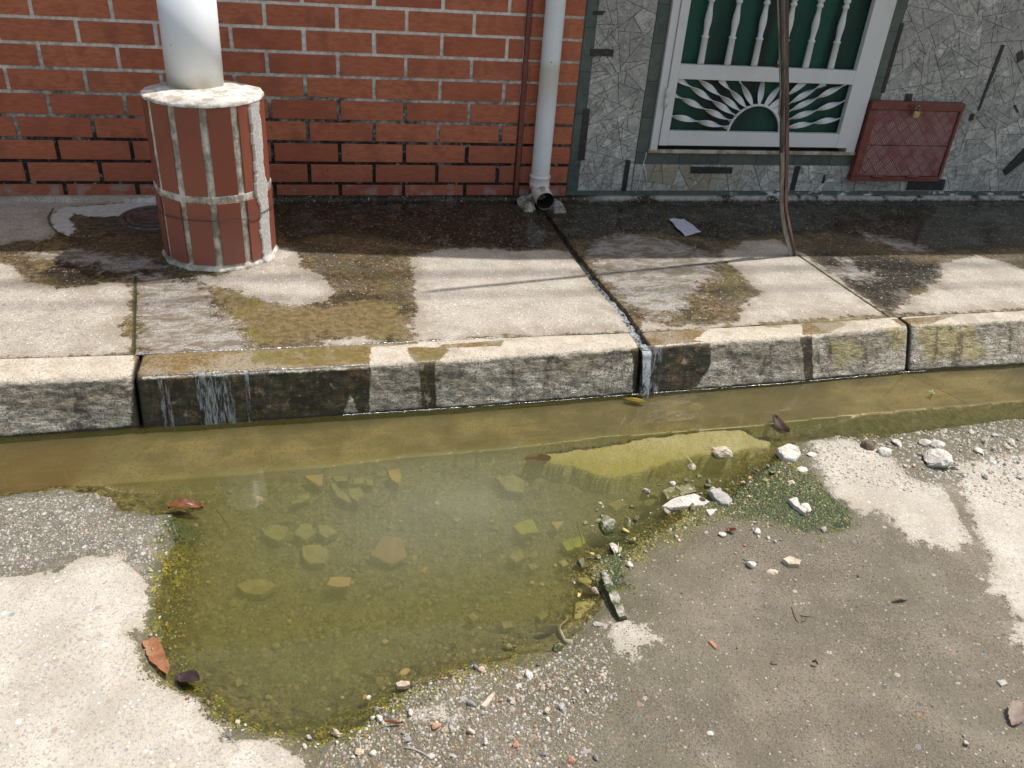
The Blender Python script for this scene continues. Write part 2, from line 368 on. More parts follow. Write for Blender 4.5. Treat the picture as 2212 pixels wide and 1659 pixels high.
    alg = g.mix(n3.ss(.35, .66), (.070, .070, .006), (.34, .305, .028)); alg = g.mix(n4.ss(.40, .58), (.014, .020, .004), alg); alg = g.mix(n2.ss(.5, .65) * .7, alg, g.mix(n3.ss(.4, .6), (.020, .035, .006), (.12, .095, .030)))
    alg = g.mix(d1.ss(.4, .3) * r1.gt(.86), alg, g.ramp(q1, [(0, (.5, .46, .06)), (.5, (.16, .2, .03)), (.8, (.55, .5, .35))], True))
    moss = g.mix(n4.ss(.35, .65), (.003, .009, .001), (.022, .055, .003)); moss = g.mix(n3.ss(.54, .64), moss, (.15, .135, .012)); moss = g.mix(d1.ss(.4, .3) * r1.gt(.75), moss, g.ramp(q1, [(0, (.35, .32, .20)), (.5, (.20, .18, .03)), (.8, (.5, .47, .4))], True))
    zz = P.xyz()[2]
    m_gr = (g.att('gravl') + fine * 1.4).ss(-.006, .006)
    m_dry = (g.att('dry') + fine * 1.1).ss(-.0035, .0035)
    m_pud = (g.att('pud') + fine * 0.8).ss(-.012, .004)
    m_st = (g.att('strip') + fine * 0.3).ss(-.004, .003)
    m_sub = (g.att('sub') + fine * 0.5).ss(-.002, .002)
    m_alg = (g.att('alg') + fine * 2.4).ss(-.045, .035)
    m_moss = (g.att('moss') + fine * 2.6 + (n2 - .5) * 0.10).ss(-.012, .014)
    m_dk = (g.att('dark') + fine * 1.5).ss(-.012, .012)
    c = g.mix(m_gr, damp, grl)
    margin = (g.att('pud') + fine * 1.5).ss(-.055, -.004)
    c = g.mix(margin * 0.45, c, (.085, .075, .035))
    c = g.mix((g.att('dry') + fine * 2.6 + (n2 - .5) * .05).ss(-.030, .012) * .50, c, (.31, .275, .215))
    c = g.mix(m_dry, c, g.mix((g.att('dry') + fine * 2.2).ss(.050, .0) * .45, dry, (.30, .265, .20)))
    c = g.mix(m_pud, c, bed)
    c = g.mix(m_dk * 0.7, c, g.mix(n3.ss(.4, .6), (.055, .065, .022), (.12, .12, .05)))
    c = g.mix(m_alg * (1 - m_sub) * (1 - m_dry), c, alg)
    c = g.mix(m_st, c, strip)
    c = g.mix(m_sub, c, sub)
    c = g.mix(m_moss * (1 - m_dry) * (1 - m_sub * 0.8), c, moss)
    # joint across the gutter slab
    jx = (P.xyz()[0] - g.att('jx')).f('ABSOLUTE').ss(.005, .0015) * m_st
    c = g.mix(jx * 0.8, c, (.05, .04, .02))
    h = n4 * 0.7 + n5 * 0.45 + (1 - d1) * r1 * 0.55 + n3 * 1.0 + (1 - d2) * 0.35
    wetm = (m_pud.max(margin)).max(m_moss)
    hstr = g.mixf(m_dry, 0.85, 0.42); hstr = g.mixf(m_st, hstr, 0.10)
    nb = g.bump(h, 0.006, hstr)
    rough = g.mixf(m_dry, 0.62, 0.93); rough = g.mixf(wetm, rough, 0.32)
    g.pbr(c, rough, nb, coat=g.mixf(m_dry, 0.06, 0.0).max(wetm * 0.45), coat_r=0.22, cn=g.bump(h, 0.006, 0.55), spec=0.4)
    return g.m
M_road = road_material()
xs = axis(-1.75, 3.75, 0.0062, -45, 45); ys = np.concatenate([0.80 - np.geomspace(0.006, 30, 14)[::-1], np.arange(0.80, 2.62, 0.0062), [2.66, 2.75]])
X, Y = np.meshgrid(xs, ys); Zr, pP, pS, pB = road_height(X, Y)
kj = onz(1965, 803)[0]
road = grid_mesh('road', X, Y, Zr, M_road, dict(pud=pP, strip=pS, sub=pB, dry=sdfs(X, Y, DRYR) + fbm(X, Y, 28, 3, 41) * 0.010, gravl=sdf(X, Y, GRAVL), moss=sdfs(X, Y, MOSS), alg=sdfs(X, Y, ALGE),
                 dark=sdfs(X, Y, DARKW), kd=y_base(X) - Y, jx=np.full(X.shape, kj) + 0.42 * (2.56 - Y)))
tag(road, kind='structure')
def bed_z(x, y): return float(road_height(np.array([x]), np.array([y]))[0][0])

# ------------------------------------------------------------------ puddle water
def water_material():
    g = G('murky_water'); nt = g.nt; P = g.P
    dep = g.att('dep').max(0.0); big = g.noise(2.2, 3, .5)
    cen_reflect = g.att('cen_reflect')
    turb = 1 - (2.718281828 ** (dep * -7.2)) if False else None
    e = nt.nodes.new('ShaderNodeMath'); e.operation = 'EXPONENT'; g.put(e.inputs[0], dep * -13.0 * (0.75 + 0.5 * big))
    turb = (1 - S(g, e.outputs[0])) * 0.86
    turb = turb.max(cen_reflect * 0.66 * big.ss(.2, .6)).min(0.60)
    murk = g.mix(cen_reflect, (.130, .123, .036), (.205, .212, .135))  # paler centre: a bright reflection mixed into the murk colour
    nrm = g.bump(g.noise(9, 3, .5) * 1.0 + g.noise(60, 2, .5) * 0.06, 0.0016, 0.18)
    nrm = g.bump(g.noise(42, 2, .5, g.sc(P, 1.0, 2.4, 1)) * g.att('rip'), 0.006, 0.9, nrm)
    tr = nt.nodes.new('ShaderNodeBsdfTransparent'); tr.inputs[0].default_value = (.91, .885, .75, 1)
    df = nt.nodes.new('ShaderNodeBsdfDiffuse'); g.put(df.inputs[0], murk)
    gl = nt.nodes.new('ShaderNodeBsdfGlossy'); gl.inputs['Roughness'].default_value = 0.015; g.put(gl.inputs['Normal'], nrm)
    fr = nt.nodes.new('ShaderNodeFresnel'); fr.inputs[0].default_value = 1.42; g.put(fr.inputs['Normal'], nrm)
    m1 = nt.nodes.new('ShaderNodeMixShader'); g.put(m1.inputs[0], turb); nt.links.new(tr.outputs[0], m1.inputs[1]); nt.links.new(df.outputs[0], m1.inputs[2])
    m2 = nt.nodes.new('ShaderNodeMixShader'); nt.links.new(fr.outputs[0], m2.inputs[0]); nt.links.new(m1.outputs[0], m2.inputs[1]); nt.links.new(gl.outputs[0], m2.inputs[2])
    nt.links.new(m2.outputs[0], g.out.inputs[0]); return g.m
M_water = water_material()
xs = np.arange(-1.75, 3.751, 0.0125); ys = np.arange(0.9, 2.60, 0.0125)
X, Y = np.meshgrid(xs, ys); Zw, wp, ws, _ = road_height(X, Y)
ok = (wp > -0.03) & (Y < y_base(X) + 0.02)
kf = ok[:-1, :-1] & ok[1:, 1:] & ok[1:, :-1] & ok[:-1, 1:]
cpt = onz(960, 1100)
cen_reflect = np.exp(-(((X - cpt[0]) / 0.46) ** 2 + ((Y - cpt[1]) / 0.30) ** 2)) 
rip = 0.12 * np.exp(-((X + 0.4) / 0.35) ** 2 - ((Y - 2.45) / 0.10) ** 2) + 0.10 * np.exp(-((X - 1.18) / 0.12) ** 2 - ((Y - 2.48) / 0.07) ** 2)
water = grid_mesh('water', X, Y, np.zeros_like(X), M_water, dict(dep=-Zw, cen_reflect=cen_reflect * (ws < -0.01), rip=rip), keep=kf)
tag(water, kind='structure')

# ================================================================== pavement
def PS(p): return PZ(p, HS)
DRYS = [PS(p) for p in (
    [(880, 556), (893, 600), (900, 640), (888, 690), (897, 737), (1120, 727), (1372, 714), (1330, 660), (1270, 592), (1232, 548), (1190, 540), (1120, 545), (1040, 536), (950, 540)],
    [(415, 596), (475, 597), (540, 585), (590, 566), (596, 535), (636, 545), (655, 560), (650, 578), (700, 600), (722, 632), (705, 655), (640, 658), (560, 645), (490, 624), (440, 614)],
    [(-300, 560), (0, 566), (25, 578), (60, 606), (140, 622), (200, 614), (262, 610), (285, 640), (268, 700), (284, 764), (0, 772), (-300, 785)],
    [(-300, 425), (0, 431), (330, 424), (345, 436), (240, 440), (135, 450), (108, 478), (122, 498), (110, 515), (80, 522), (40, 520), (0, 530), (-300, 540)],
    [(1560, 552), (1600, 522), (1680, 516), (1742, 552), (1800, 592), (1912, 678), (1640, 697), (1585, 705), (1612, 655), (1645, 630), (1600, 596)],
    [(1925, 680), (1960, 650), (2000, 625), (2042, 597), (2030, 572), (2110, 552), (2160, 562), (2212, 580), (2500, 600), (2500, 655), (2212, 668)],
    [(700, 737), (770, 729), (840, 738), (780, 745), (705, 747)],
    [(1385, 700), (1410, 695), (1440, 706), (1500, 704), (1560, 700), (1560, 708), (1385, 717)])]
FILM_SHEEN = [PS(p) for p in (  # running water film, outlined where it shines with sky sheen
    [(296, 600), (330, 594), (425, 608), (452, 640), (500, 700), (545, 735), (530, 766), (290, 770), (292, 680)],
    [(60, 545), (150, 540), (240, 545), (330, 556), (340, 580), (250, 580), (150, 566), (70, 560)],
    [(1270, 540), (1330, 500), (1450, 520), (1560, 560), (1540, 600), (1450, 690), (1400, 690), (1340, 640), (1290, 590)],
    [(1780, 590), (1830, 560), (1900, 600), (1950, 620), (1900, 600), (1850, 610)],
    [(1860, 495), (1950, 520), (2000, 540), (1960, 548), (1880, 520)])]
ALGS = [PS(p) for p in (
    [(450, 610), (560, 650), (700, 662), (800, 640), (885, 680), (896, 735), (700, 728), (540, 745), (500, 700)],
    [(262, 640), (290, 640), (288, 770), (262, 770), (250, 700)],
    [(1560, 700), (1600, 690), (1920, 684), (1700, 700), (1580, 712)],
    [(100, 520), (160, 505), (130, 560), (80, 600), (60, 560)], [(200, 600), (290, 605), (290, 640), (250, 618)]) ]
DARKS = [PS(p) for p in (
    [(575, 425), (2500, 425), (2500, 520), (2212, 535), (2000, 545), (1800, 500), (1560, 520), (1400, 500), (1240, 520), (1150, 545), (900, 530), (760, 500), (620, 520), (590, 480)],
    [(60, 556), (300, 580), (420, 604), (290, 604), (140, 615), (60, 600)],  # wet band left of the column, darkened to paint its cast shadow
    [(1730, 548), (1900, 550), (2040, 570), (2045, 600), (1960, 640), (1925, 680), (1860, 640)])]
RINGC = [PS(p) for p in ([(108, 478), (115, 460), (140, 448), (240, 440), (345, 434), (345, 450), (270, 466), (190, 468), (160, 462), (145, 478), (165, 500), (148, 512), (122, 500)],)]
KEYC = PS([(180, 470), (230, 462), (345, 452), (365, 500), (340, 510), (250, 505), (190, 500)])
ch_line = np.array([onz(u, v, HS)[:2] for u, v in ((1186, 470), (1205, 500), (1250, 560), (1290, 612), (1340, 668), (1376, 722))])
CHX0 = PZ([(1376, 722)], HS)[0][0]
j1 = PS([(292, 598), (288, 770)]); j2 = PS([(1722, 550), (1922, 686)])
def pavement_material():
    g = G('pavement_concrete'); P = g.P
    n1 = g.noise(2.6, 4, .6); n2 = g.noise(9, 5, .6); n3 = g.noise(40, 4, .65); n4 = g.noise(150, 3, .7); n5 = g.noise(420, 2, .6)
    fine = (n2 - .5) * 0.13 + (n3 - 0.5) * 0.095 + (n4 - 0.5) * 0.060
    d1, c1 = g.voro(95); d2, c2 = g.voro(240); r1, q1, b1 = c1.xyz(); r2, q2, b2 = c2.xyz()
    def flecks(base, dens, pal1, pal2):
        c = g.mix(d2.ss(0.42, 0.30) * r2.gt(1 - dens), base, g.ramp(q2, pal1, True))
        return g.mix(d1.ss(0.42, 0.30) * r1.gt(1 - dens * .8), c, g.ramp(q1, pal2, True))
    lp = [(0, (.62, .60, .56)), (.45, (.46, .42, .36)), (.75, (.30, .30, .31)), (.9, (.52, .44, .34))]
    dry = g.mix(n2.ss(.3, .7), (.355, .320, .270), (.475, .44, .382)); dry = g.mix(n4.ss(.30, .54), (.20, .165, .125), dry); dry = g.mix(n5.ss(.60, .70) * .7, dry, (.60, .56, .48))
    dry = flecks(dry, .22, lp, lp)
    dry = g.mix(n1.ss(.52, .70) * .5, dry, (.30, .265, .215))
    dry = g.mix((P.xyz()[0].ss(-.60, -.75)) * n3.ss(.55, .66) * 0.5, dry, (.16, .15, .13))
    wp_ = [(0, (.30, .26, .20)), (.35, (.42, .39, .34)), (.6, (.20, .13, .05)), (.85, (.16, .16, .15))]
    wet = g.mix(n3.ss(.35, .65), (.060, .042, .020), (.19, .132, .060)); wet = g.mix(g.noise(5.5, 5, .65, dist=.5).ss(.49, .60) * .75, wet, (.030, .027, .014)); wet = g.mix(g.noise(4.1, 4, .6, g.sc(P, 1, 1, 1, (0, 0, .7))).ss(.52, .66) * .6, wet, (.115, .105, .035)); wet = g.mix(n2.ss(.45, .65), wet, (.090, .074, .050))
    wet = g.mix(n4.ss(.32, .5), (.030, .022, .012), wet)
    wet = flecks(wet, .20, wp_, wp_)
    drk = g.mix(n3.ss(.44, .66), (.006, .0065, .005), (.062, .044, .020)); drk = g.mix(n2.ss(.54, .66) * .8, drk, (.085, .083, .074)); drk = g.mix(g.noise(4.6, 4, .6).ss(.52, .66) * .6, drk, (.022, .028, .012))
    drk = g.mix(n4.ss(.34, .5), (.010, .009, .007), drk)
    drk = flecks(drk, .17, wp_, wp_)
    alg = g.mix(n3.ss(.35, .65), (.120, .086, .036), (.215, .160, .078)); alg = g.mix(g.noise(5, 3).ss(.5, .66), alg, (.16, .145, .022)); alg = g.mix(n4.ss(.34, .48), (.06, .045, .015), alg)
    fs = g.noise(9, 6, .72, g.sc(P, 1, 2.0, 1), dist=.7); flm_sheen = g.mix(fs.ss(.40, .60), (.18, .145, .10), (.44, .425, .395)); flm_sheen = g.mix(n4.ss(.34, .56), (.17, .15, .13), flm_sheen)  # sky sheen of the water film painted as pale grey base colour
    m_dry = (g.att('dry') + fine * 0.8).ss(-.008, .008); m_dark = (g.att('dark') + fine * 2).ss(-.04, .04)
    m_alg = (g.att('alg') + fine * 1.6).ss(-.03, .03); m_film_sheen = (g.att('film_sheen') + fine * 2.0).ss(-.03, .04); m_ring = (g.att('ringc') + fine * .5).ss(-.004, .004)
    c = g.mix(m_dark, wet, drk); c = g.mix(m_alg, c, alg); c = g.mix(m_film_sheen * .85, c, flm_sheen)
    c = g.mix((g.att('keyc') + fine).ss(-.01, .01), c, g.mix(n3.ss(.4, .6), (.045, .040, .028), (.10, .088, .062)))
    c = g.mix((g.att('dry') + fine * 2.2).ss(-.05, .02) * .40, c, (.23, .19, .14))
    c = g.mix(m_dry, c, g.mix((g.att('dry') + fine * 1.8).ss(.09, .0) * .5, dry, (.24, .20, .145))); c = g.mix(m_ring, c, g.mix(n3.ss(.3, .7), (.42, .42, .40), (.54, .54, .51)))
    jn = g.att('joint').ss(.010, .003)
    c = g.mix(jn * .85, c, g.mix(n3, (.02, .017, .008), (.06, .055, .02)))
    chn = g.att('chan').ss(.0, .008)
    c = g.mix(chn, c, g.mix(n4.ss(.3, .7), (.018, .016, .011), (.075, .065, .04)))
    c = g.mix((P.xyz()[1] + (n3 - .5) * .03).ss(4.185, 4.215) * P.xyz()[0].ss(1.4, 1.6) * n2.ss(.38, .5), c, (.42, .40, .34))
    wetm = 1 - m_dry.max(m_ring)
    pond = ((g.att('dark') + (n2 - .5) * .12).ss(.01, .09) * wetm)
    h = n4 * .5 + n5 * .3 + n3 * .8 + (1 - d1) * r1 * .5
    nb = g.bump(h, .005, g.mixf(wetm, .5, .8))
    cn = g.bump(h, .005, g.mixf(pond, .42, .0)); cn = g.bump(g.noise(16, 2, .5, g.sc(P, 1, 2, 1)), .003, .25, cn)
    g.pbr(c, g.mixf(wetm, .92, .55), nb, coat=wetm * (pond * .5 + .12), coat_r=g.mixf(pond, .20, .03), cn=cn, spec=.22)
    return g.m
M_pave = pavement_material()
xs = np.concatenate([-1.75 - np.geomspace(.008, 43, 14)[::-1], np.arange(-1.75, -.70, .008), np.arange(-.70, -.58, .003), np.arange(-.58, 1.10, .008), np.arange(1.10, 1.34, .0025),
                     np.arange(1.34, 2.20, .008), np.arange(2.20, 2.50, .003), np.arange(2.50, 3.90, .008), 3.90 + np.geomspace(.008, 41, 14)])
ts = np.linspace(0, 1, 200); X, T = np.meshgrid(xs, ts); Yj = y_joint(X) + 0.004; Y = Yj + (YW + 0.03 - Yj) * T
def pave_z(x, y): return HS + fbm(x, y, 3, 3, 60) * 0.003 + fbm(x, y, 60, 2, 61) * 0.0006
Z = pave_z(X, Y)
# the drain channel: straight cut in the concrete, water side on the left
cy_ = np.interp(Y, ch_line[::-1, 1], ch_line[::-1, 0]); dx_ = X - cy_
wch = np.interp(Y, [2.6, 3.2, 3.6, 3.95, 4.05], [.046, .042, .034, .026, .0])
chan = np.minimum(dx_ + wch * .5, wch * .5 - dx_) + fbm(X, Y, 40, 3, 66) * .003
chan = np.where((Y > 4.05) | (Y < 2.5), -.1, chan)
Z = Z - 0.030 * sstep(chan, -.001, .005)
jd = np.minimum(seg_dist(X, Y, j1), seg_dist(X, Y, j2)); jd = np.minimum(jd, seg_dist(X, Y, PS([(114, 450), (104, 470), (110, 488), (122, 500), (150, 512), (200, 512)])) + .001); jd = np.minimum(jd, (Y - Yj) + .004) + fbm(X, Y, 35, 3, 67) * .0025
Z = Z - 0.006 * sstep(jd, .007, .002)
Z = Z + 0.010 * sstep(seg_dist(X, Y, [(-.395, 3.54), (-.395, 3.541)]), .29, .215)
Z = Z + 0.022 * sstep(Y, 4.19, 4.215)
pv = grid_mesh('pavement', X, Y, Z, M_pave, dict(dry=sdfs(X, Y, DRYS), film_sheen=sdfs(X, Y, FILM_SHEEN), alg=sdfs(X, Y, ALGS), dark=sdfs(X, Y, DARKS), ringc=sdfs(X, Y, RINGC), keyc=sdf(X, Y, KEYC), joint=jd, chan=chan))
tag(pv, kind='structure')

# ------------------------------------------------------------------ kerb
def FW(p):      # outline traced on the kerb face -> (x, z)
    out = []
    for u, v in p:
        yy = 2.5
        for _ in range(4): q = ony(u, v, yy); yy = float(y_base(q[0])) + 0.02
        out.append((q[0], q[2]))
    return np.array(out)
KFW = [FW(p) for p in (
    [(296, 822), (800, 797), (798, 885), (780, 895), (755, 850), (740, 893), (300, 925)], [(905, 780), (940, 776), (942, 878), (912, 882)],
    [(1370, 760), (1540, 745), (1538, 790), (1500, 830), (1390, 850), (1362, 850)], [(1738, 722), (1765, 720), (1752, 822), (1735, 824)], [(284, 800), (300, 800), (318, 850), (305, 935), (286, 935)])]
KFD = [FW(p) for p in (
    [(0, 830), (260, 822), (280, 850), (230, 880), (0, 900)], [(1060, 775), (1360, 758), (1368, 790), (1200, 815), (1090, 815)], [(820, 800), (1000, 790), (1040, 830), (880, 855), (830, 850)],
    [(1560, 745), (1740, 735), (1735, 800), (1580, 790)], [(1770, 728), (1920, 716), (1940, 745), (1890, 785), (1800, 790)], [(1990, 720), (2212, 705), (2212, 730), (2100, 745), (2000, 800)])]
KFY = [FW(p) for p in ([(1925, 715), (1955, 712), (1965, 740), (1930, 770)], [(1990, 715), (2120, 712), (2130, 770), (2000, 780)], [(1800, 745), (1860, 742), (1880, 770), (1800, 790)])]
KTW = [PS(p) for p in (
    [(288, 764), (640, 745), (900, 733), (905, 744), (800, 750), (798, 798), (290, 820)], [(880, 752), (960, 750), (972, 757), (940, 782), (900, 785), (885, 770)],
    [(950, 745), (1090, 735), (1080, 748), (960, 752)], [(1385, 715), (1530, 712), (1500, 735), (1560, 745), (1395, 755)], [(1730, 700), (1800, 690), (1830, 700), (1770, 730), (1735, 725)], [(1925, 690), (2070, 680), (2010, 700), (1950, 705)])]
KTA = [PS(p) for p in ([(540, 752), (640, 748), (800, 748), (800, 780), (650, 790), (545, 790)], [(880, 752), (960, 750), (972, 757), (940, 782), (900, 785)], [(1600, 705), (1920, 684), (1900, 690), (1620, 712)])]
def kerb_material():
    g = G('kerb_concrete'); P = g.P; px, py, pz = P.xyz()
    n1 = g.noise(5, 4, .6); n2 = g.noise(16, 5, .65); n3 = g.noise(55, 4, .65); n4 = g.noise(170, 3, .7)
    hs_ = g.noise(48, 5, .72, g.sc(P, .62, 1, 1.7), dist=.5); vs_ = g.noise(40, 3, .6, g.sc(P, 2.0, 1, .25))
    fine = (n2 - .5) * .06 + (n3 - .5) * .035
    light = g.mix(n2.ss(.3, .7), (.44, .39, .315), (.57, .52, .435)); light = g.mix(n4.ss(.30, .52), (.22, .185, .135), light); light = g.mix(n3.ss(.56, .68) * .5, light, (.24, .20, .15))
    face = g.mix(hs_.ss(.35, .62), (.34, .30, .235), (.72, .67, .57)); face = g.mix(n2.ss(.46, .6) * .8, face, g.mix(hs_, (.25, .215, .16), (.46, .40, .31))); face = g.mix(n4.ss(.36, .5), (.13, .11, .08), face)
    grime = g.mix(hs_.ss(.40, .62), (.060, .050, .036), (.30, .255, .18)); grime = g.mix(n2.ss(.56, .64), grime, (.42, .36, .25))
    yel = g.mix(hs_.ss(.4, .6), (.30, .25, .12), (.50, .43, .22))
    isf = g.att('face')
    md = (g.att('grime') + fine * 1.6).ss(-.02, .02)
    c = g.mix(isf, light, g.mix(md * .52, face, grime)); c = g.mix((g.att('yel') + fine * 1.4).ss(-.015, .02) * .8, c, yel)
    c = g.mix(n1.ss(.55, .66) * (1 - isf) * .5, c, (.26, .23, .18))
    mw = (g.att('wet') + fine * .45 + (vs_ - .5) * .012).ss(-.003, .003)
    wt = g.mix(n2.ss(.4, .62), (.016, .015, .008), (.095, .058, .022)); wt = g.mix(g.noise(11, 4, .6).ss(.50, .62) * .7, wt, (.035, .042, .012)); wt = g.mix(vs_.ss(.5, .62), wt, (.020, .020, .009)); wt = g.mix(n3.ss(.56, .68), wt, (.17, .115, .055)); wt = g.mix(n2.ss(.60, .68), wt, (.30, .25, .18))
    wtop = g.mix(n3.ss(.35, .65), (.16, .105, .042), (.27, .195, .090))
    wtop = g.mix(n1.ss(.46, .60) * .7, wtop, (.33, .29, .22)); wtop = g.mix(n4.ss(.34, .5), (.07, .05, .02), wtop)
    c = g.mix(mw, c, g.mix(isf, wtop, wt))
    ma = (g.att('alg') + fine).ss(-.01, .015) * n2.ss(.35, .6)
    c = g.mix(ma * .8, c, g.mix(n3, (.10, .085, .018), (.19, .155, .035)))
    c = g.mix(((pz + (n2 - .5) * .018).ss(.014, .004)) * isf * .92, c, (.020, .019, .014))
    stn = g.noise(7, 4, .65, g.sc(P, 1.6, 1, .35)).ss(.545, .62) * n3.ss(.38, .55); c = g.mix(stn * isf * .62, c, (.045, .042, .034))
    c = g.mix(g.att('ends').ss(.010, .0) * .8, c, (.03, .028, .02))
    h = n4 * .4 + n3 * .8 + hs_ * isf * 1.4 + n2 * .8
    m = g.pbr(c, g.mixf(mw, .92, .5), g.bump(h, .008, g.mixf(mw, g.mixf(isf, .45, .85), .5)), coat=mw * .9, coat_r=.16, cn=g.bump(h, .006, .4), spec=.35)
    return m
M_kerb = kerb_material()
def make_kerb(x0, x1):
    n = max(8, int((min(x1, 4) - max(x0, -2)) / .007)) if x1 > -2 and x0 < 4 else 8
    xs = np.linspace(max(x0, -2), min(x1, 4), n)
    if x0 < -2: xs = np.concatenate([[x0, -10, -4], xs])
    if x1 > 4: xs = np.concatenate([xs, [6, 12, x1]])
    rr = .016
    prof = []      # (t face 0..1 / code) list of (kind, a)
    fz = np.linspace(-.05, HS - .018, 30)
    ang = np.linspace(0, math.pi / 2, 7)
    tt = np.linspace(0, 1, 22)[1:]
    V = []; F = []; 
    m = len(fz) + len(ang) - 1 + len(tt) + 1
    X = np.zeros((m, len(xs))); Y = X.copy(); Z = X.copy(); FA = X.copy()
    yb = y_base(xs); ye = y_edge(xs); yj = y_joint(xs)
    for i, z in enumerate(fz):
        t = np.clip(z / (HS - .018), 0, 1); X[i] = xs; Y[i] = yb + (ye - rr - yb) * t ** 1.1 * .9; Z[i] = z; FA[i] = 1
    k = len(fz); y0 = Y[k - 1].copy()
    for j, a in enumerate(ang[1:]):
        X[k + j] = xs; Y[k + j] = y0 + .020 * (1 - math.cos(a)); Z[k + j] = HS - .018 + .018 * math.sin(a); FA[k + j] = 1 - a / (math.pi / 2) * 1.0
    k += len(ang) - 1; y0 = Y[k - 1].copy()
    for j, t in enumerate(tt): X[k + j] = xs; Y[k + j] = y0 + (yj - .003 - y0) * t; Z[k + j] = HS + .001; FA[k + j] = 0
    X[-1] = xs; Y[-1] = yj - .003; Z[-1] = HS - .05; FA[-1] = 0
    dist_end = np.minimum(xs - x0, x1 - xs)
    rnd = .012 * np.exp(-dist_end / .010)         # rounded block ends
    am = np.where(FA > 0, 1, 0)
    Y = Y + rnd[None, :] * np.where(FA > 0, 1, 0)
    Y = Y + np.where(FA > .5, (fbm(X, Z * 2, 14, 4, 71, .6) * .0045 + fbm(X * .5, Z * 2, 60, 3, 72) * .0018), 0)
    wv = (fbm(X, Y, 12, 4, 73) * .0022) * np.where(FA < .9, 1, 0)
    Z = Z + wv - rnd[None, :] * .5 * (FA < .9)
    Z[-1] -= 0
    wet = np.where(FA > .35, sdfs(X, Z, KFW), sdfs(X, Y, KTW)); 
    at = dict(face=FA, wet=wet, grime=np.where(FA > .2, sdfs(X, Z, KFD), -.3), yel=np.where(FA > .2, sdfs(X, Z, KFY), -.3), alg=np.where(FA < .5, sdfs(X, Y, KTA), -.3), ends=np.broadcast_to(dist_end, X.shape))
    o = grid_mesh('kerb', X, Y, Z, M_kerb, at)
    # close the two ends of the block
    bm = bmesh.new(); bm.from_mesh(o.data); bm.verts.ensure_lookup_table(); nx = len(xs)
    for c in (0, nx - 1):
        try: bm.faces.new([bm.verts[r * nx + c] for r in range(m)])
        except Exception: pass
    bmesh.ops.recalc_face_normals(bm, faces=bm.faces); bm.to_mesh(o.data); bm.free()
    return tag(o, kind='structure')
XA = onz(288, 815, HS)[0]; XC = CHX0; XD = onz(1962, 700, HS)[0]
make_kerb(-45, XA - .005); make_kerb(XA + .005, XC - .022); make_kerb(XC + .022, XD - .006); make_kerb(XD + .006, 45)
bm = bmesh.new()
for xa_, xb_ in ((CHX0 - .06, CHX0 + .06), (XA - .03, XA + .03), (XD - .03, XD + .03)): box(bm, xa_, xb_, float(y_joint(xa_)) - .055, float(y_joint(xa_)) - .006, -.05, HS - .032)
kc_n = 24
kc = None
kc = from_bm('kerb', bm, M_kerb)
for nme in ('face', 'wet', 'grime', 'yel', 'alg', 'ends'):
    a = kc.data.attributes.new(nme, 'FLOAT', 'POINT'); a.data.foreach_set('value', np.full(24, .01 if nme == 'wet' else (1 if nme == 'face' else (.5 if nme == 'ends' else -.3)), dtype=np.float32))
tag(kc, kind='structure')

# ------------------------------------------------------------------ running water: channel and falls over the kerb
def foam_material(name, sx, sy, sz, thr, amp=.85):
    g = G(name); P = g.P
    n = g.noise(70, 4, .65, g.sc(P, sx, sy, sz)); n2 = g.noise(14, 3, .6, g.sc(P, sx, sy, sz))
    e = g.att('edge')
    a = ((n * .6 + n2 * .4).ss(thr, thr + .16)) * e.ss(0, .35)
    if 'running' in name: a = a * ((P.xyz()[1] + (n2 - .5) * 1.1).ss(3.45, 2.85) * .8 + .12)
    nr = g.bump(n + n2, .006, .8); nt = g.nt
    tr = nt.nodes.new('ShaderNodeBsdfTransparent'); tr.inputs[0].default_value = (.97, .97, .97, 1)
    df = nt.nodes.new('ShaderNodeBsdfDiffuse'); df.inputs[0].default_value = (.62, .67, .70, 1)
    gl = nt.nodes.new('ShaderNodeBsdfGlossy'); gl.inputs['Roughness'].default_value = .12; g.put(gl.inputs['Normal'], nr)
    m1 = nt.nodes.new('ShaderNodeMixShader'); g.put(m1.inputs[0], a * amp); nt.links.new(tr.outputs[0], m1.inputs[1]); nt.links.new(df.outputs[0], m1.inputs[2])
    fr = nt.nodes.new('ShaderNodeFresnel'); fr.inputs[0].default_value = 1.33; g.put(fr.inputs['Normal'], nr)
    m2 = nt.nodes.new('ShaderNodeMixShader'); g.put(m2.inputs[0], S(g, fr.outputs[0]) * e.ss(0, .2)); nt.links.new(m1.outputs[0], m2.inputs[1]); nt.links.new(gl.outputs[0], m2.inputs[2])
    nt.links.new(m2.outputs[0], g.out.inputs[0]); return g.m
M_foam = foam_material('running_water', 1.6, .8, 1, .40, .60); M_fall = foam_material('falling_water', 2.6, 1, .30, .45, .50)
def sheet(name, path, widths, mat, nx=9):
    path = np.array(path); m = len(path)
    s = np.linspace(.5, -.5, nx)
    X = path[:, 0:1] + s[None] * np.array(widths)[:, None]; Y = np.repeat(path[:, 1:2], nx, 1); Z = np.repeat(path[:, 2:3], nx, 1)
    Z = Z + fbm(X, Y, 60, 3, 90) * .0012; Y = Y + fbm(X, Z, 60, 2, 91) * .0008
    e = np.repeat((1 - np.abs(s) * 2)[None], m, 0); e[-1] *= 1
    return tag(grid_mesh(name, X, Y, Z, mat, dict(edge=e)), kind='structure')
yy = np.linspace(3.93, y_joint(CHX0) + .002, 70); px = np.interp(yy, ch_line[::-1, 1], ch_line[::-1, 0])
path = [(x, y, HS - .017 + .002 * math.sin(y * 60)) for x, y in zip(px, yy)]; w = list(np.interp(yy, [2.6, 3.2, 3.6, 3.95], [.046, .042, .034, .024]))
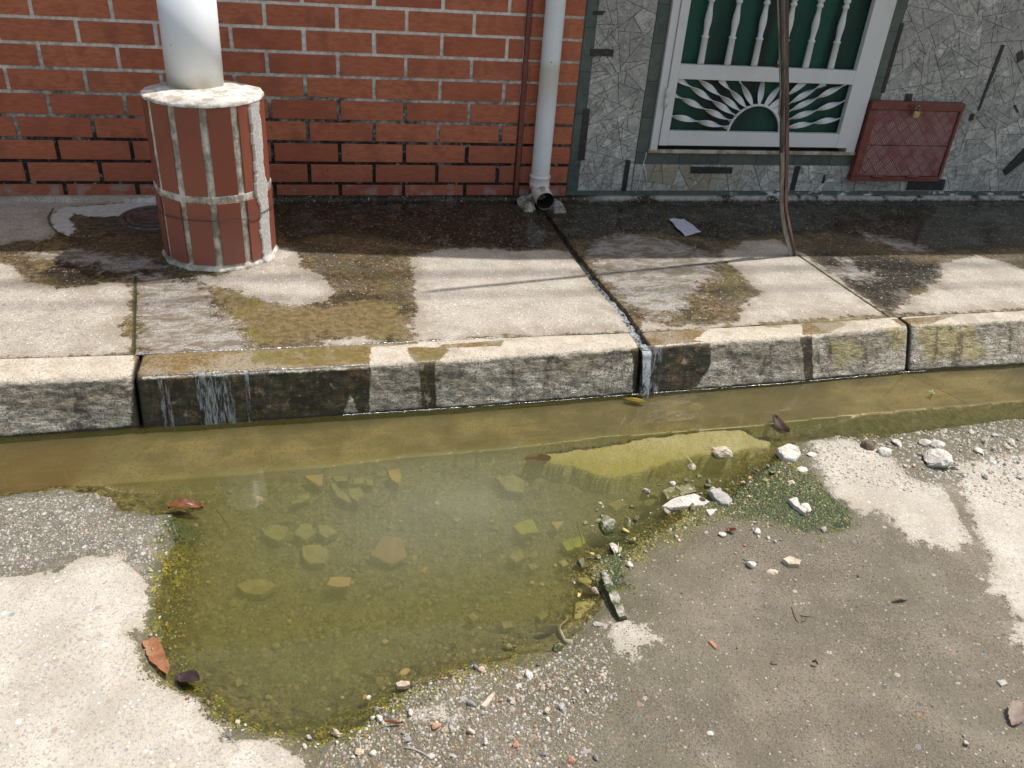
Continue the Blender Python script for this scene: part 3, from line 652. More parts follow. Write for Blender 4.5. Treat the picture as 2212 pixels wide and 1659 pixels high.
for t in np.linspace(0, 1, 14)[1:]: path.append((CHX0 + .001, y_joint(CHX0) + (y_edge(CHX0) - .03 - y_joint(CHX0)) * t, HS - .016 + .002 * t)); w.append(.043)
yk = path[-1][1]
for a in np.linspace(.2, math.pi / 2, 6): path.append((CHX0, yk - .016 * math.sin(a), HS - .018 - .022 * (1 - math.cos(a)))); w.append(.042)
yk = path[-1][1]
for t in np.linspace(0, 1, 16)[1:]: path.append((CHX0 - .002 * t, yk - .05 * t ** .7, (HS - .04) * (1 - t) - .002)); w.append(.040 - .006 * t)
sheet('water', path, w, M_foam, 13)
def fall(u, wpx, ztop=HS + .004):
    x = onz(u, 800, HS)[0]; ye = float(y_edge(x)); yb_ = float(y_base(x)); p = []
    y0 = ye - .018
    for a in np.linspace(.2, math.pi / 2, 5): p.append((x, y0 - .010 * math.sin(a), HS - .012 + .016 * math.cos(a)))
    for t in np.linspace(0, 1, 14)[1:]: p.append((x, (y0 - .012) * (1 - t) + (yb_ - .006) * t, (HS - .014) * (1 - t) - .002))
    wd = wpx * .00132
    sheet('water', p, [wd] * len(p), M_fall, max(5, int(wd / .006)))
fall(348, 12); fall(362, 12); fall(466, 92); fall(532, 12); fall(430, 20); fall(1448, 70)

g = G('water_bead'); nt = g.nt
nb_ = g.bump(g.noise(130, 2, .6), .004, 1.0)
tr = nt.nodes.new('ShaderNodeBsdfTransparent'); gl = nt.nodes.new('ShaderNodeBsdfGlossy'); gl.inputs['Roughness'].default_value = .24; g.put(gl.inputs['Normal'], nb_)
lw = nt.nodes.new('ShaderNodeLayerWeight'); lw.inputs[0].default_value = .25
mx = nt.nodes.new('ShaderNodeMixShader'); g.put(mx.inputs[0], S(g, lw.outputs['Fresnel']) * .7 + .30); nt.links.new(tr.outputs[0], mx.inputs[1]); nt.links.new(gl.outputs[0], mx.inputs[2]); nt.links.new(mx.outputs[0], g.out.inputs[0])
M_bead = g.m
def bead(xa, xb, yf, z, r0, seed):
    bm = bmesh.new(); xs_ = np.arange(xa, xb, .0035); k = np.arange(len(xs_))
    yy_ = yf(xs_) + fbm(xs_, xs_ * 0 + seed, 60, 3, seed) * .002; rr_ = r0 * (.45 + .9 * np.clip(fbm(xs_, xs_ * 0, 90, 3, seed + 5) + .35, .05, 1))
    tube(bm, [(a, b, z) for a, b in zip(xs_, yy_)], list(rr_), 8, True); return tag(from_bm('water', bm, M_bead), kind='structure')
ux = lambda u, v: float(onz(u, v, HS)[0])
bead(ux(292, 765), ux(1090, 734), lambda q: y_joint(q) + .001, HS + .0005, .0034, 3)
bead(ux(330, 812), ux(800, 795), lambda q: y_edge(q) - .012, HS - .0015, .0026, 4)
bead(float(onz(740, 893)[0]), float(onz(1030, 878)[0]), lambda q: y_base(q) - .002, .001, .0030, 5)
bead(float(onz(1040, 878)[0]), float(onz(2000, 800)[0]), lambda q: y_base(q) - .001, .000, .0014, 6)

# ================================================================== wall materials
def brick_material():
    g = G('red_brick'); P = g.P; o = g.att('cv')
    n1 = g.noise(9, 4, .6); n2 = g.noise(60, 4, .65, g.sc(P, .4, 1, 1.6)); n3 = g.noise(240, 2, .6)
    c = g.mix(o, (.40, .115, .058), (.52, .180, .090)); c = g.mix(n2.ss(.4, .65) * .6, c, (.30, .085, .045)); c = g.mix(n1.ss(.48, .66) * .6, c, (.27, .085, .055)); c = g.mix(g.noise(22, 5, .7).ss(.60, .70) * .5, c, (.20, .06, .04))
    z = P.xyz()[2]
    c = g.mix((z + (n1 - .5) * .25).ss(.50, .18) * .45, c, (.185, .055, .042))
    c = g.mix((z + (n1 - .5) * .10).ss(.27, .22) * g.noise(14, 4).ss(.48, .62) * .75, c, (.32, .25, .225))
    return g.pbr(c, .62, g.bump(n2 * .7 + n3 * .3, .003, .5), spec=.3)
def mortar_material(zl=.66):
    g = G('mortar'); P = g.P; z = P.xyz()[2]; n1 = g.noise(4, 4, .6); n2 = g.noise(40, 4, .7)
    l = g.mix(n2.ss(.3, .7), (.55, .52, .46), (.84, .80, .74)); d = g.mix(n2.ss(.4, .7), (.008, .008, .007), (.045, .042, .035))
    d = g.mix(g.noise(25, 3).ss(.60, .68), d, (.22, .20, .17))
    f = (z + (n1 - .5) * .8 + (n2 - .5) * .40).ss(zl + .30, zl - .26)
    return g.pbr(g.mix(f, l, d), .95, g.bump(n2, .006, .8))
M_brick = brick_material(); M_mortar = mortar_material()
def marble_material():
    g = G('cut_marble'); P = g.P; cv = g.att('cv'); cw = g.att('cw')
    v = g.sc(P, 1, 1, 1)
    n1 = g.noise(26, 5, .62, dist=1.2); n2 = g.noise(95, 3, .6, dist=.6); d, cc = g.voro(38); r, q, b = cc.xyz(); big = g.noise(7, 4, .6, dist=.8)
    c = g.ramp(cv, [(0, (.33, .33, .31)), (.3, (.47, .46, .425)), (.6, (.40, .395, .37)), (.85, (.58, .565, .525)), (1, (.68, .665, .62))])
    cl, cq = g.voro(21, g.sc(P, 1, 1, 1.2, (0, .4, 0))); k1, k2, k3 = cq.xyz(); c = g.mix(k1.gt(.5) * .55, c, g.mix(k2, (.20, .20, .19), (.60, .585, .54))); c = g.mix((cl.ss(.42, .30)) * k3.gt(.7) * .6, c, (.62, .60, .56))
    c = g.mix(d.ss(.50, .30) * q.gt(.55) * .8, c, g.mix(r, (.56, .55, .51), (.30, .30, .29))); c = g.mix(n1.ss(.52, .66) * .75, c, (.19, .19, .18)); c = g.mix(n2.ss(.56, .66) * .85, c, (.10, .10, .095))
    c = g.mix(n2.ss(.42, .32) * .5, c, (.50, .49, .46)); c = g.mix(big.ss(.5, .68) * .3, c, (.18, .185, .185))
    e = g.voro(17, g.sc(P, 1, 1, 1.25, (0, .5, 0)), feat='DISTANCE_TO_EDGE'); c = g.mix(e.ss(.035, .012) * big.ss(.42, .52) * .7, c, (.16, .155, .14)); c = g.mix(g.noise(3.2, 4, .6).ss(.45, .7) * .4, c, (.24, .235, .22))
    x, y, z = P.xyz()
    c = g.mix(x.ss(2.55, 2.1) * x.ss(1.74, 1.82) * z.ss(.40, .36) * cw.ss(.3, .6) * .6, c, (.26, .20, .105))
    return g.pbr(c, .55, g.bump(n2, .002, .4), spec=.4)
M_marble = marble_material()
g = G('grout'); n = g.noise(60, 3); M_grout = g.pbr(g.mix(n, (.24, .225, .20), (.40, .38, .34)), .95, g.bump(n, .003, .5))
g = G('black_tile'); n = g.noise(90, 3); M_black = g.pbr(g.mix(n.ss(.5, .7), (.012, .013, .018), (.05, .052, .06)), .35, g.bump(n, .001, .3))
g = G('green_tile'); n1 = g.noise(11, 5, .65, dist=1.0); v1 = g.noise(30, 3, .5, dist=3.0)
cc = g.mix(n1.ss(.3, .7), (.030, .052, .046), (.075, .105, .092)); cc = g.mix(g.att('cv') * .5, cc, (.10, .12, .105)); cc = g.mix((v1 - .5).f('ABSOLUTE').ss(.010, .0) * .5, cc, (.30, .34, .31))
z = g.P.xyz()[2]; x = g.P.xyz()[0]; spl = g.noise(16, 5, .7, g.sc(g.P, .6, 1, 1.2)).ss(.555, .575) * z.ss(.262, .20) * x.ss(2.1, 2.5)
cc = g.mix(spl, cc, (.62, .63, .62)); M_green = g.pbr(cc, .38, g.bump(n1, .002, .3))
def white_paint(name, base=(.66, .66, .66), dirt=.25):
    g = G(name); n1 = g.noise(6, 4, .6); n2 = g.noise(60, 4, .7); n3 = g.noise(110, 2, .5)
    c = g.mix(n1.ss(.45, .75) * dirt, base, (.42, .38, .32)); c = g.mix(n2.ss(.68, .74) * .5, c, (.30, .20, .12)); c = g.mix(n3.ss(.745, .77) * .7, c, (.05, .045, .04))
    return g.pbr(c, .45, g.bump(n2, .002, .35), spec=.4)
M_white = white_paint('white_enamel')
g = G('white_plastic'); z = g.P.xyz()[2]; n = g.noise(9, 4, .6); n2 = g.noise(70, 3, .6); n3 = g.noise(34, 2, .5)
cc = g.mix(n.ss(.4, .7) * .25, (.72, .75, .78), (.62, .64, .65)); cc = g.mix((z + (n - .5) * .12).ss(.44, .24) * .6, cc, (.55, .45, .31))
cc = g.mix((z + (n - .5) * .06).ss(.925, .86) * z.ss(.6, .84) * .5, cc, (.42, .36, .22)); cc = g.mix(n3.ss(.735, .75) * .8, cc, (.10, .09, .075)); cc = g.mix(n2.ss(.66, .72) * .25, cc, (.35, .32, .28))
M_pvc = g.pbr(cc, .42, g.bump(n2, .001, .2), spec=.45)
g = G('red_oxide_paint'); n = g.noise(30, 4, .65); n2 = g.noise(8, 3)
M_redox = g.pbr(g.mix(n.ss(.45, .66), (.16, .035, .025), g.mix(n2, (.20, .055, .04), (.13, .075, .06))), .5, g.bump(n, .002, .4))

# ------------------------------------------------------------------ brick house front
ROOF_Z = 2.56
house_a = empty('brick_house', (-.5, YW, HS)); tag(house_a, 'red brick house front with grimy mortar joints behind the tiled round column', 'house')
rnd = random.Random(4)
def per_face_attr(o, name, vals):
    a = o.data.attributes.new(name, 'FLOAT', 'FACE'); a.data.foreach_set('value', np.array(vals, dtype=np.float32))
def brick_wall_mesh():
    bm = bmesh.new(); vals = []
    lay = bm.faces.layers.float.new('cv')
    def brick(x0, x1, z0, z1, y):
        n0 = len(bm.faces); t = [rnd.uniform(-.0015, .0015) for _ in range(3)]
        box(bm, x0 + t[0], x1 + t[1], y + rnd.uniform(-.0015, .0015), y + .03, z0, z1 + t[2] * .6, .0022)
        bm.faces.ensure_lookup_table(); c = rnd.random()
        for f in bm.faces[n0:]: f[lay] = c
    pitch = .3235; row = .1045
    zt = 1.0985
    for k in range(-14, 9):
        z1 = zt - k * row - .0078; z0 = zt - (k + 1) * row + .0078
        if k == 8: z0 = HS + .006
        off = (.300 if k % 2 == 1 else .458) if k >= 0 else (.300 if k % 2 else .458)
        if k == -1 or k % 2: off = .300
        off = .305 if (k % 2 == 1) else .4575
        # lower courses run slightly off the upper ones
        off += -.0016 * max(0, k)
        x = off - pitch * 20
        while x < 1.045:
            a, b = x + .0092, x + pitch - .0092
            if b > -3.2:
                b2 = min(b, 1.032)
                if b2 - a > .02: brick(a, b2, z0, z1, YW - .0)
            x += pitch
        brick(1.062, 1.328, z0, z1, YW - .004)
    n0 = len(bm.faces)
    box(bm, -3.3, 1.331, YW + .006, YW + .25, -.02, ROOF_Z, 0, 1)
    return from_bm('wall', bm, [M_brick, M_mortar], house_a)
wall_a = brick_wall_mesh()
bm = bmesh.new(); box(bm, 1.036, 1.058, YW - .016, YW + .012, HS + .01, ROOF_Z, .002); from_bm('edge_trim', bm, M_redox, house_a)
g = G('roof_slab'); n = g.noise(12, 4); M_roof = g.pbr(g.mix(n, (.38, .36, .33), (.52, .5, .46)), .9, g.bump(n, .004, .4))
Y_EAVE = 3.94
bm = bmesh.new(); prism(bm, [(-3.6, 3.91), (.75, 3.90), (1.328, 3.82), (1.328, YW + .3), (-3.6, YW + .3)], ROOF_Z + .003, ROOF_Z + .10, 'z'); from_bm('roof', bm, M_roof, house_a)
# barred window high in the brick wall: the puddle mirrors it
g = G('window_glass'); M_glass = g.pbr(g.mix(g.noise(3), (.02, .05, .04), (.05, .09, .08)), .12, spec=.6)
wx0, wx1, wz0, wz1 = -.48, 1.02, 1.50, 2.44
bm = bmesh.new(); box(bm, wx0 + .03, wx1 - .03, YW - .012, YW - .006, wz0 + .03, wz1 - .03); win_a = from_bm('window', bm, M_glass, house_a)
bm = bmesh.new()
for a in ((wx0, wx1, wz0, wz0 + .05), (wx0, wx1, wz1 - .05, wz1), (wx0, wx0 + .05, wz0 + .052, wz1 - .052), (wx1 - .09, wx1, wz0 + .052, wz1 - .052), (wx0 + .052, wx1 - .092, wz0 + .20, wz0 + .24)):
    box(bm, a[0], a[1], YW - .045, YW - .014, a[2], a[3], .002)
from_bm('frame', bm, M_white, win_a)
for k in range(8):
    bm = bmesh.new(); x = .820 - k * .145; tube(bm, [(x, YW - .03, wz0 + .242), (x, YW - .03, wz1 - .052)], .014, 8); from_bm('bar', bm, M_white, win_a)

# ------------------------------------------------------------------ stone-clad house front
house_b = empty('stone_clad_house', (2.6, YW, HS)); tag(house_b, 'house front clad in grey cut marble pieces with green tile borders and black accent tiles', 'house')
def wz(v, u=2000): return ony(u, v)[2]
B_Z0 = HS + .022; B_Z1 = float(ony(1700, 412)[2])
WX0, WX1 = 1.772, 3.020                                    # outside of the window frame
SILL = .447; BZ = .381                                      # top and bottom of the green strip below the window
panels = [(1.392, 1.700, B_Z1, 2.5), (1.704, 3.045, B_Z1, BZ - .002), (3.101, 5.4, B_Z1, 2.5)]
acc = []
def ACC(pts): acc.append(PW(pts))
o3 = lambda x, y: (1474.7 + x / 3, y / 3); o2 = lambda x, y: (737.3 + x / 3, y / 3)
ACC([o2(1612, 315), o2(1762, 318), o2(1757, 365), o2(1610, 360)]); ACC([o2(1632, 70), o2(1710, 70), o2(1690, 97), o2(1630, 95)])
ACC([o2(1568, 702), o2(1610, 704), o2(1573, 1037), o2(1530, 1035)]); ACC([o2(1842, 1035), o2(1872, 1036), o2(1842, 1234), o2(1812, 1234)])
ACC([o3(50, 1078), o3(320, 1082), o3(316, 1122), o3(47, 1120)]); ACC([o3(727, 1073), o3(760, 1074), o3(720, 1232), o3(690, 1232)]); ACC([o3(912, 1132), o3(925, 1132), o3(912, 1185), o3(898, 1185)])
ACC([o3(1408, 147), o3(1432, 148), o3(1302, 602), o3(1280, 600)]); ACC([o3(2062, 290), o3(2084, 290), o3(1918, 716), o3(1905, 712)]); ACC([o3(1440, 606), o3(1486, 606), o3(1478, 652), o3(1433, 652)])
ACC([o3(1860, 738), o3(1888, 736), o3(1876, 778), o3(1848, 780)]); ACC([o3(2160, 345), o3(2200, 322), o3(2206, 380), o3(2165, 405)]); ACC([o3(2140, 685), o3(2152, 678), o3(2172, 722), o3(2164, 731)])
ACC([o3(2068, 1105), o3(2212, 955), o3(2260, 1000), o3(2088, 1135)]); ACC([o3(1462, 1160), o3(1700, 1160), o3(1682, 1230), o3(1440, 1230)])
acc_big = acc
def cut_pieces(rect, size, seed, avoid):
    r = random.Random(seed); out = []
    stack = [[Vector((rect[0], rect[2])), Vector((rect[1], rect[2])), Vector((rect[1], rect[3])), Vector((rect[0], rect[3]))]]
    def area(p): return abs(sum(p[i].x * p[(i + 1) % len(p)].y - p[(i + 1) % len(p)].x * p[i].y for i in range(len(p)))) / 2
    while stack:
        p = stack.pop(); A = area(p)
        if A < size * r.uniform(.12, 2.0): out.append(p); continue
        c = sum(p, Vector((0, 0))) / len(p)
        # cut roughly across the long side
        best = max(((p[i] - p[j]) for i in range(len(p)) for j in range(i)), key=lambda v: v.length)
        a = math.atan2(best.y, best.x) + math.pi / 2 + r.gauss(0, .55)
        d = Vector((math.cos(a), math.sin(a))); nn = Vector((-d.y, d.x)); off = c + best * r.uniform(-.16, .16)
        L, R_ = [], []
        for i in range(len(p)):
            q0, q1 = p[i], p[(i + 1) % len(p)]; s0 = (q0 - off).dot(nn); s1 = (q1 - off).dot(nn)
            (L if s0 >= 0 else R_).append(q0)
            if s0 * s1 < 0:
                m = q0 + (q1 - q0) * (s0 / (s0 - s1)); L.append(m); R_.append(m)
        if len(L) < 3 or len(R_) < 3: out.append(p); continue
        stack += [L, R_]
    return out
def shrink(p, d):
    c = sum(p, Vector((0, 0))) / len(p); n = len(p); q = []
    ar = sum(p[i].x * p[(i + 1) % n].y - p[(i + 1) % n].x * p[i].y for i in range(n)); s = 1 if ar > 0 else -1
    for i in range(n):
        a, b, e = p[i - 1], p[i], p[(i + 1) % n]
        u = (b - a); v = (e - b)
        if u.length < 1e-5 or v.length < 1e-5: return None
        u.normalize(); v.normalize(); n1 = Vector((-u.y, u.x)) * s; n2 = Vector((-v.y, v.x)) * s; k = 1 + n1.dot(n2)
        if k < .25: k = .25
        q.append(b + (n1 + n2) * d / k)
    a2 = sum(q[i].x * q[(i + 1) % n].y - q[(i + 1) % n].x * q[i].y for i in range(n)) * s
    return q if a2 > 1e-5 else None
bm = bmesh.new(); lay = bm.faces.layers.float.new('cv'); lay2 = bm.faces.layers.float.new('cw')
for k, rect in enumerate(panels):
    for p in cut_pieces(rect, (.0062, .0060, .0080)[k], 30 + k, None):
        q = shrink(p, .0014)
        if not q: continue
        n0 = len(bm.faces); prism(bm, [(a.x, a.y) for a in q], YW - .002 - rnd.uniform(0, .0035), YW + .006); bm.faces.ensure_lookup_table()
        cv, cw = rnd.random(), rnd.random()
        for f in bm.faces[n0:]: f[lay] = cv; f[lay2] = cw
for p in acc: prism(bm, [tuple(a) for a in p], YW - .0085, YW + .006, mi=1)
box(bm, 1.332, 5.5, YW + .0035, YW + .25, -.02, SILL - .03, 0, 2)
box(bm, 1.332, WX0 + .004, YW + .0035, YW + .25, SILL - .028, 2.56, 0, 2); box(bm, WX1 - .004, 5.5, YW + .0035, YW + .25, SILL - .028, 2.56, 0, 2)
box(bm, WX0 + .006, WX1 - .006, YW + .0035, YW + .25, 2.0, 2.56, 0, 2)
from_bm('wall', bm, [M_marble, M_black, M_grout], house_b)
def tiles(x0, x1, z0, z1, n, vertical, phase=0.0):
    bm = bmesh.new(); lay = bm.faces.layers.float.new('cv')
    L = (z1 - z0) if vertical else (x1 - x0); st = L / n
    ed = [0] + [min(L, max(0, (i + phase) * st)) for i in range(1 if phase >= 0 else 1, n)] + [L]
    for a, b in zip(ed[:-1], ed[1:]):
        if b - a < .01: continue
        n0 = len(bm.faces)
        if vertical: box(bm, x0, x1, YW - .005, YW + .003, z0 + a + .0012, z0 + b - .0012, .001)
        else: box(bm, x0 + a + .0012, x0 + b - .0012, YW - .005, YW + .003, z0, z1, .001)
        bm.faces.ensure_lookup_table(); c = rnd.random()
        for f in bm.faces[n0:]: f[lay] = c
    return from_bm('tile_border', bm, M_green, house_b)
tiles(1.332, 5.4, B_Z0, B_Z1 - .002, 16, False, .1)
tiles(1.334, 1.390, B_Z1, 2.5, 11, True); tiles(1.702, 1.768, SILL - .004, 2.1, 9, True); tiles(3.045 - .018, 3.099, SILL - .004, 2.1, 7, True, -.2)
tiles(1.702, 3.099, BZ, SILL - .006, 6, False, .1)
bm = bmesh.new(); prism(bm, [(1.332, 3.82), (2.05, 3.72), (6.5, 3.66), (6.5, YW + .3), (1.332, YW + .3)], ROOF_Z + .003, ROOF_Z + .10, 'z'); from_bm('roof', bm, M_roof, house_b)
for pts in ([(1978, 985), (1972, 1020), (1958, 1055), (1943, 1120), (1928, 1190), (1908, 1248)], [(1958, 1055), (1964, 1090), (1976, 1130), (1973, 1195)]):
    bm = bmesh.new(); tube(bm, [tuple(ony(*o2(*p), YW - .005)) for p in pts], [.0035] + [.0024] * (len(pts) - 1), 6); from_bm('paint_drip', bm, M_white, house_b)
# window: fixed frame > casement, balusters, sunburst, green screen, hinge
z_b0, z_b1 = .487, .565                                     # bottom rail
z_m0, z_m1 = .832, .905                                     # middle rail
ZT = 1.95
def RX(u, v, y=YW - .02): return float(ony(u, v, y)[0])
g = G('dirty_sill'); n = g.noise(12, 5, .7); M_sill = g.pbr(g.mix(n.ss(.4, .6), (.50, .47, .40), g.mix(g.noise(50), (.36, .27, .17), (.22, .17, .12))), .8, g.bump(n, .004, .5))
bm = bmesh.new()
box(bm, WX0, WX0 + .040, YW - .022, YW + .05, SILL, ZT, .002); box(bm, WX1 - .055, WX1, YW - .022, YW + .05, SILL, ZT, .002); box(bm, WX0 + .042, WX1 - .057, YW - .022, YW + .05, ZT - .05, ZT, .002)
window = from_bm('window', bm, M_white, house_b); window['label'] = 'white painted metal window with turned balusters above a twisted bar sunburst'
bm = bmesh.new(); box(bm, WX0 - .010, WX1 + .010, YW - .024, YW - .004, SILL - .003, SILL + .016, .003); from_bm('sill', bm, M_sill, window)
bm = bmesh.new(); yf = YW - .030
CL, CR = WX0 + .043, WX1 - .058; SL, SR = 1.862, 2.888
box(bm, CL, SL, yf, yf + .035, z_b0, ZT - .055, .0025); box(bm, SR, CR, yf, yf + .035, z_b0, ZT - .055, .0025)
box(bm, SL + .0005, SR - .0005, yf + .001, yf + .034, z_b0 + .001, z_b1, .0025); box(bm, SL + .0005, SR - .0005, yf + .001, yf + .034, z_m0, z_m1, .0025)
box(bm, SL + .0005, SR - .0005, yf + .001, yf + .034, ZT - .12, ZT - .058, .0025)
from_bm('casement_frame', bm, M_white, window)
M_scr = None
g = G('green_screen'); n = g.noise(2.2, 3, .5, g.sc(g.P, 2.2, 1, .5)); n2 = g.noise(500, 1, .5)
M_scr = g.pbr(g.mix(n.ss(.36, .66), (.0045, .011, .009), (.010, .075, .052)), .5, g.bump(n + n2 * .2, .01, .4), spec=.3)
bm = bmesh.new(); box(bm, CL + .01, CR - .01, yf + .045, yf + .050, z_b0 + .02, ZT - .06); from_bm('screen', bm, M_scr, window)
bm = bmesh.new(); box(bm, WX0 + .002, WX1 - .002, YW + .20, YW + .22, SILL + .02, 2.0); box(bm, WX0 + .008, WX1 - .008, YW - .003, YW + .199, SILL - .026, SILL - .004); g = G('painted_shade'); from_bm('shade_backing', bm, g.pbr((.01, .01, .01), .9), window)  # near-black boxes stand in for shade behind the window and under the casement
def bal_prof():
    h = ZT - .12 - z_m1; L = [(0, .0125), (.02, .0125), (.145, .0115), (.150, .0142), (.156, .0142), (.162, .0095), (.19, .0100), (.235, .0135), (.27, .0125), (.30, .0095), (.335, .0082),
         (.340, .0125), (.350, .0125), (.355, .0095), (.365, .0095), (.370, .0135), (.382, .0135), (.387, .0095), (.397, .0095), (.402, .0125), (.412, .0125), (.418, .0085), (.45, .0100), (.50, .0140)]
    full = L + [(2 * .52 - a, r) for a, r in L[::-1]]; s = h / 1.04
    return [(r * 1.38, z_m1 + a * s) for a, r in full]
bx = [RX(1371.4 + u * .2728, v * .2728, yf + .012) for u, v in ((521, 515), (733, 522), (944, 532), (1150, 538), (1351, 546), (1549, 556))]
for x in bx:
    bm = bmesh.new(); lathe(bm, bal_prof(), x, yf + .017, 14); from_bm('baluster', bm, M_white, window)
zx = lambda u, v: ony(1371.4 + u * .2728, v * .2728, yf + .02)
cxs = .5 * (SL + SR) - .01; R0 = .155; zc = z_b1 - .012
bm = bmesh.new(); pts = [(cxs + R0 * math.cos(a), yf + .018, zc + R0 * math.sin(a)) for a in np.linspace(.06, math.pi - .06, 30)]
tube(bm, pts, .0075, 6); from_bm('sunburst_arc', bm, M_white, window)
ends = [(265, 915), (295, 750), (330, 602), (500, 602), (680, 610), (832, 615), (1015, 622), (1175, 630), (1345, 640), (1510, 645), (1680, 652), (1655, 800), (1620, 937)]
for i, e in enumerate(ends):
    E = zx(*e); ex, ez = min(max(E[0], SL), SR), min(E[2], z_m0 + .002)
    a = math.pi - math.radians(12) - i * math.radians(156) / 12
    s0 = Vector((cxs + R0 * math.cos(a), yf + .018, zc + R0 * math.sin(a))); s1 = Vector((ex, yf + .018, ez)); d = (s1 - s0); L = d.length; d.normalize()
    side = d.cross(Vector((0, 1, 0))); n = 26; bm = bmesh.new(); prev = None
    for k in range(n + 1):
        t = k / n; ang = math.pi * (L / .155) * t + .5 + i * .3; p = s0 + (s1 - s0) * t
        w = side * math.cos(ang) + Vector((0, 1, 0)) * math.sin(ang); th = d.cross(w)
        hw = .0155
        ring = [bm.verts.new(p + w * hw + th * .0012), bm.verts.new(p - w * hw + th * .0012), bm.verts.new(p - w * hw - th * .0012), bm.verts.new(p + w * hw - th * .0012)]
        if prev:
            for q in range(4): bm.faces.new([prev[q], prev[(q + 1) % 4], ring[(q + 1) % 4], ring[q]])
        prev = ring
    bmesh.ops.recalc_face_normals(bm, faces=bm.faces); from_bm('sunburst_ray', bm, M_white, window)
bm = bmesh.new(); lathe(bm, [(.009, .690), (.009, .735), (.0075, .736), (.0075, .738), (.009, .739), (.009, .785)], WX0 + .041, yf - .004, 10); from_bm('hinge', bm, M_white, window)

# ------------------------------------------------------------------ red metal utility hatch and padlock
def plate_material():
    g = G('chequer_plate'); P = g.P; x, y, z = P.xyz()
    k = 13.0; a = (x + z) * k; b = (x - z) * k
    ia = a.f('FLOOR'); ib = b.f('FLOOR'); par = ((ia + ib) * .5).f('FRACT').gt(.25)
    fa = a.f('FRACT') - .5; fb = b.f('FRACT') - .5
    l1 = (fa * 31.4).f('SINE').ss(.1, .9) * (fb.f('ABSOLUTE')).ss(.46, .36) * (fa.f('ABSOLUTE')).ss(.5, .42)
    l2 = (fb * 31.4).f('SINE').ss(.1, .9) * (fa.f('ABSOLUTE')).ss(.46, .36) * (fb.f('ABSOLUTE')).ss(.5, .42)
    h = g.mixf(par, l1, l2); n = g.noise(10, 4, .6); n2 = g.noise(80, 3, .6)
    c = g.mix(n2.ss(.4, .6), (.21, .055, .052), (.26, .075, .072)); c = g.mix((h * n.ss(.30, .56)) * .95, c, (.50, .40, .39)); c = g.mix((1 - h) * .35, c, (.10, .022, .022)); c = g.mix(n.ss(.5, .72) * .5, c, (.24, .15, .145))
    return g.pbr(c, .42, g.bump(h + n2 * .1, .003, .8), spec=.5)
M_plate = plate_material()
hx0, hx1, hz0, hz1 = 3.031, 3.632, .300, .752; yh = YW - .045
cab = empty('utility_hatch', (hx0, yh, hz0)); tag(cab, 'dull red metal utility hatch of two chequer plate doors on the marble wall', 'hatch')
bm = bmesh.new()
box(bm, hx0, hx0 + .045, yh, YW - .003, hz0 + .030, hz1 - .046, .002); box(bm, hx1 - .018, hx1, yh, YW - .003, hz0 + .030, hz1 - .046, .002)
box(bm, hx0, hx1 - .001, yh + .001, YW - .003, hz0, hz0 + .028, .002); box(bm, hx0, hx1, yh - .004, YW - .003, hz1 - .044, hz1, .002); from_bm('frame', bm, M_redox, cab)
zm = .508
for z0, z1 in ((hz0 + .031, zm - .002), (zm + .002, hz1 - .047)):
    bm = bmesh.new(); box(bm, hx0 + .050, hx1 - .020, yh + .008, yh + .016, z0, z1, .0015); from_bm('panel', bm, M_plate, cab)
bm = bmesh.new()
tube(bm, [(hx0 + .13, yh - .002, hz0 + .028), (hx0 + .21, yh - .002, hz0 + .028)], .006, 8); from_bm('hinge', bm, M_redox, cab)
bm = bmesh.new(); tube(bm, [(hx0 + .36, yh - .002, hz0 + .028), (hx0 + .44, yh - .002, hz0 + .028)], .006, 8); from_bm('hinge', bm, M_redox, cab)
px_, pz_ = float(ony(*o3(1515, 700), yh - .02)[0]), float(ony(*o3(1515, 700), yh - .02)[2])
bm = bmesh.new(); box(bm, px_ - .040, px_ + .004, yh - .020, yh - .005, pz_ + .004, pz_ + .011, .001); from_bm('hasp', bm, M_redox, cab)
g = G('brass'); n = g.noise(50, 4, .7); M_brass = g.pbr(g.mix(n.ss(.35, .65), (.33, .24, .10), (.50, .42, .24)), .45, g.bump(n, .001, .4), metal=.55)
g = G('steel'); n = g.noise(60, 4, .7); M_steel = g.pbr(g.mix(n.ss(.4, .6), (.20, .14, .09), (.34, .31, .27)), .45, metal=.6)
pad = empty('padlock', (px_, yh - .02, pz_ - .04)); tag(pad, 'small brass padlock hanging from the red metal hatch', 'padlock')
bm = bmesh.new(); box(bm, px_ - .016, px_ + .026, yh - .034, yh - .018, pz_ - .052, pz_ - .016, .003); bd = from_bm('body', bm, M_brass, pad)
bm = bmesh.new(); tube(bm, [(px_ - .008, yh - .026, pz_ - .018)] + [(px_ + .004 + .013 * math.cos(a), yh - .026, pz_ - .002 + .016 * math.sin(a)) for a in np.linspace(math.pi, 0, 10)] + [(px_ + .017, yh - .026, pz_ - .018)], .0032, 8); from_bm('shackle', bm, M_steel, pad)

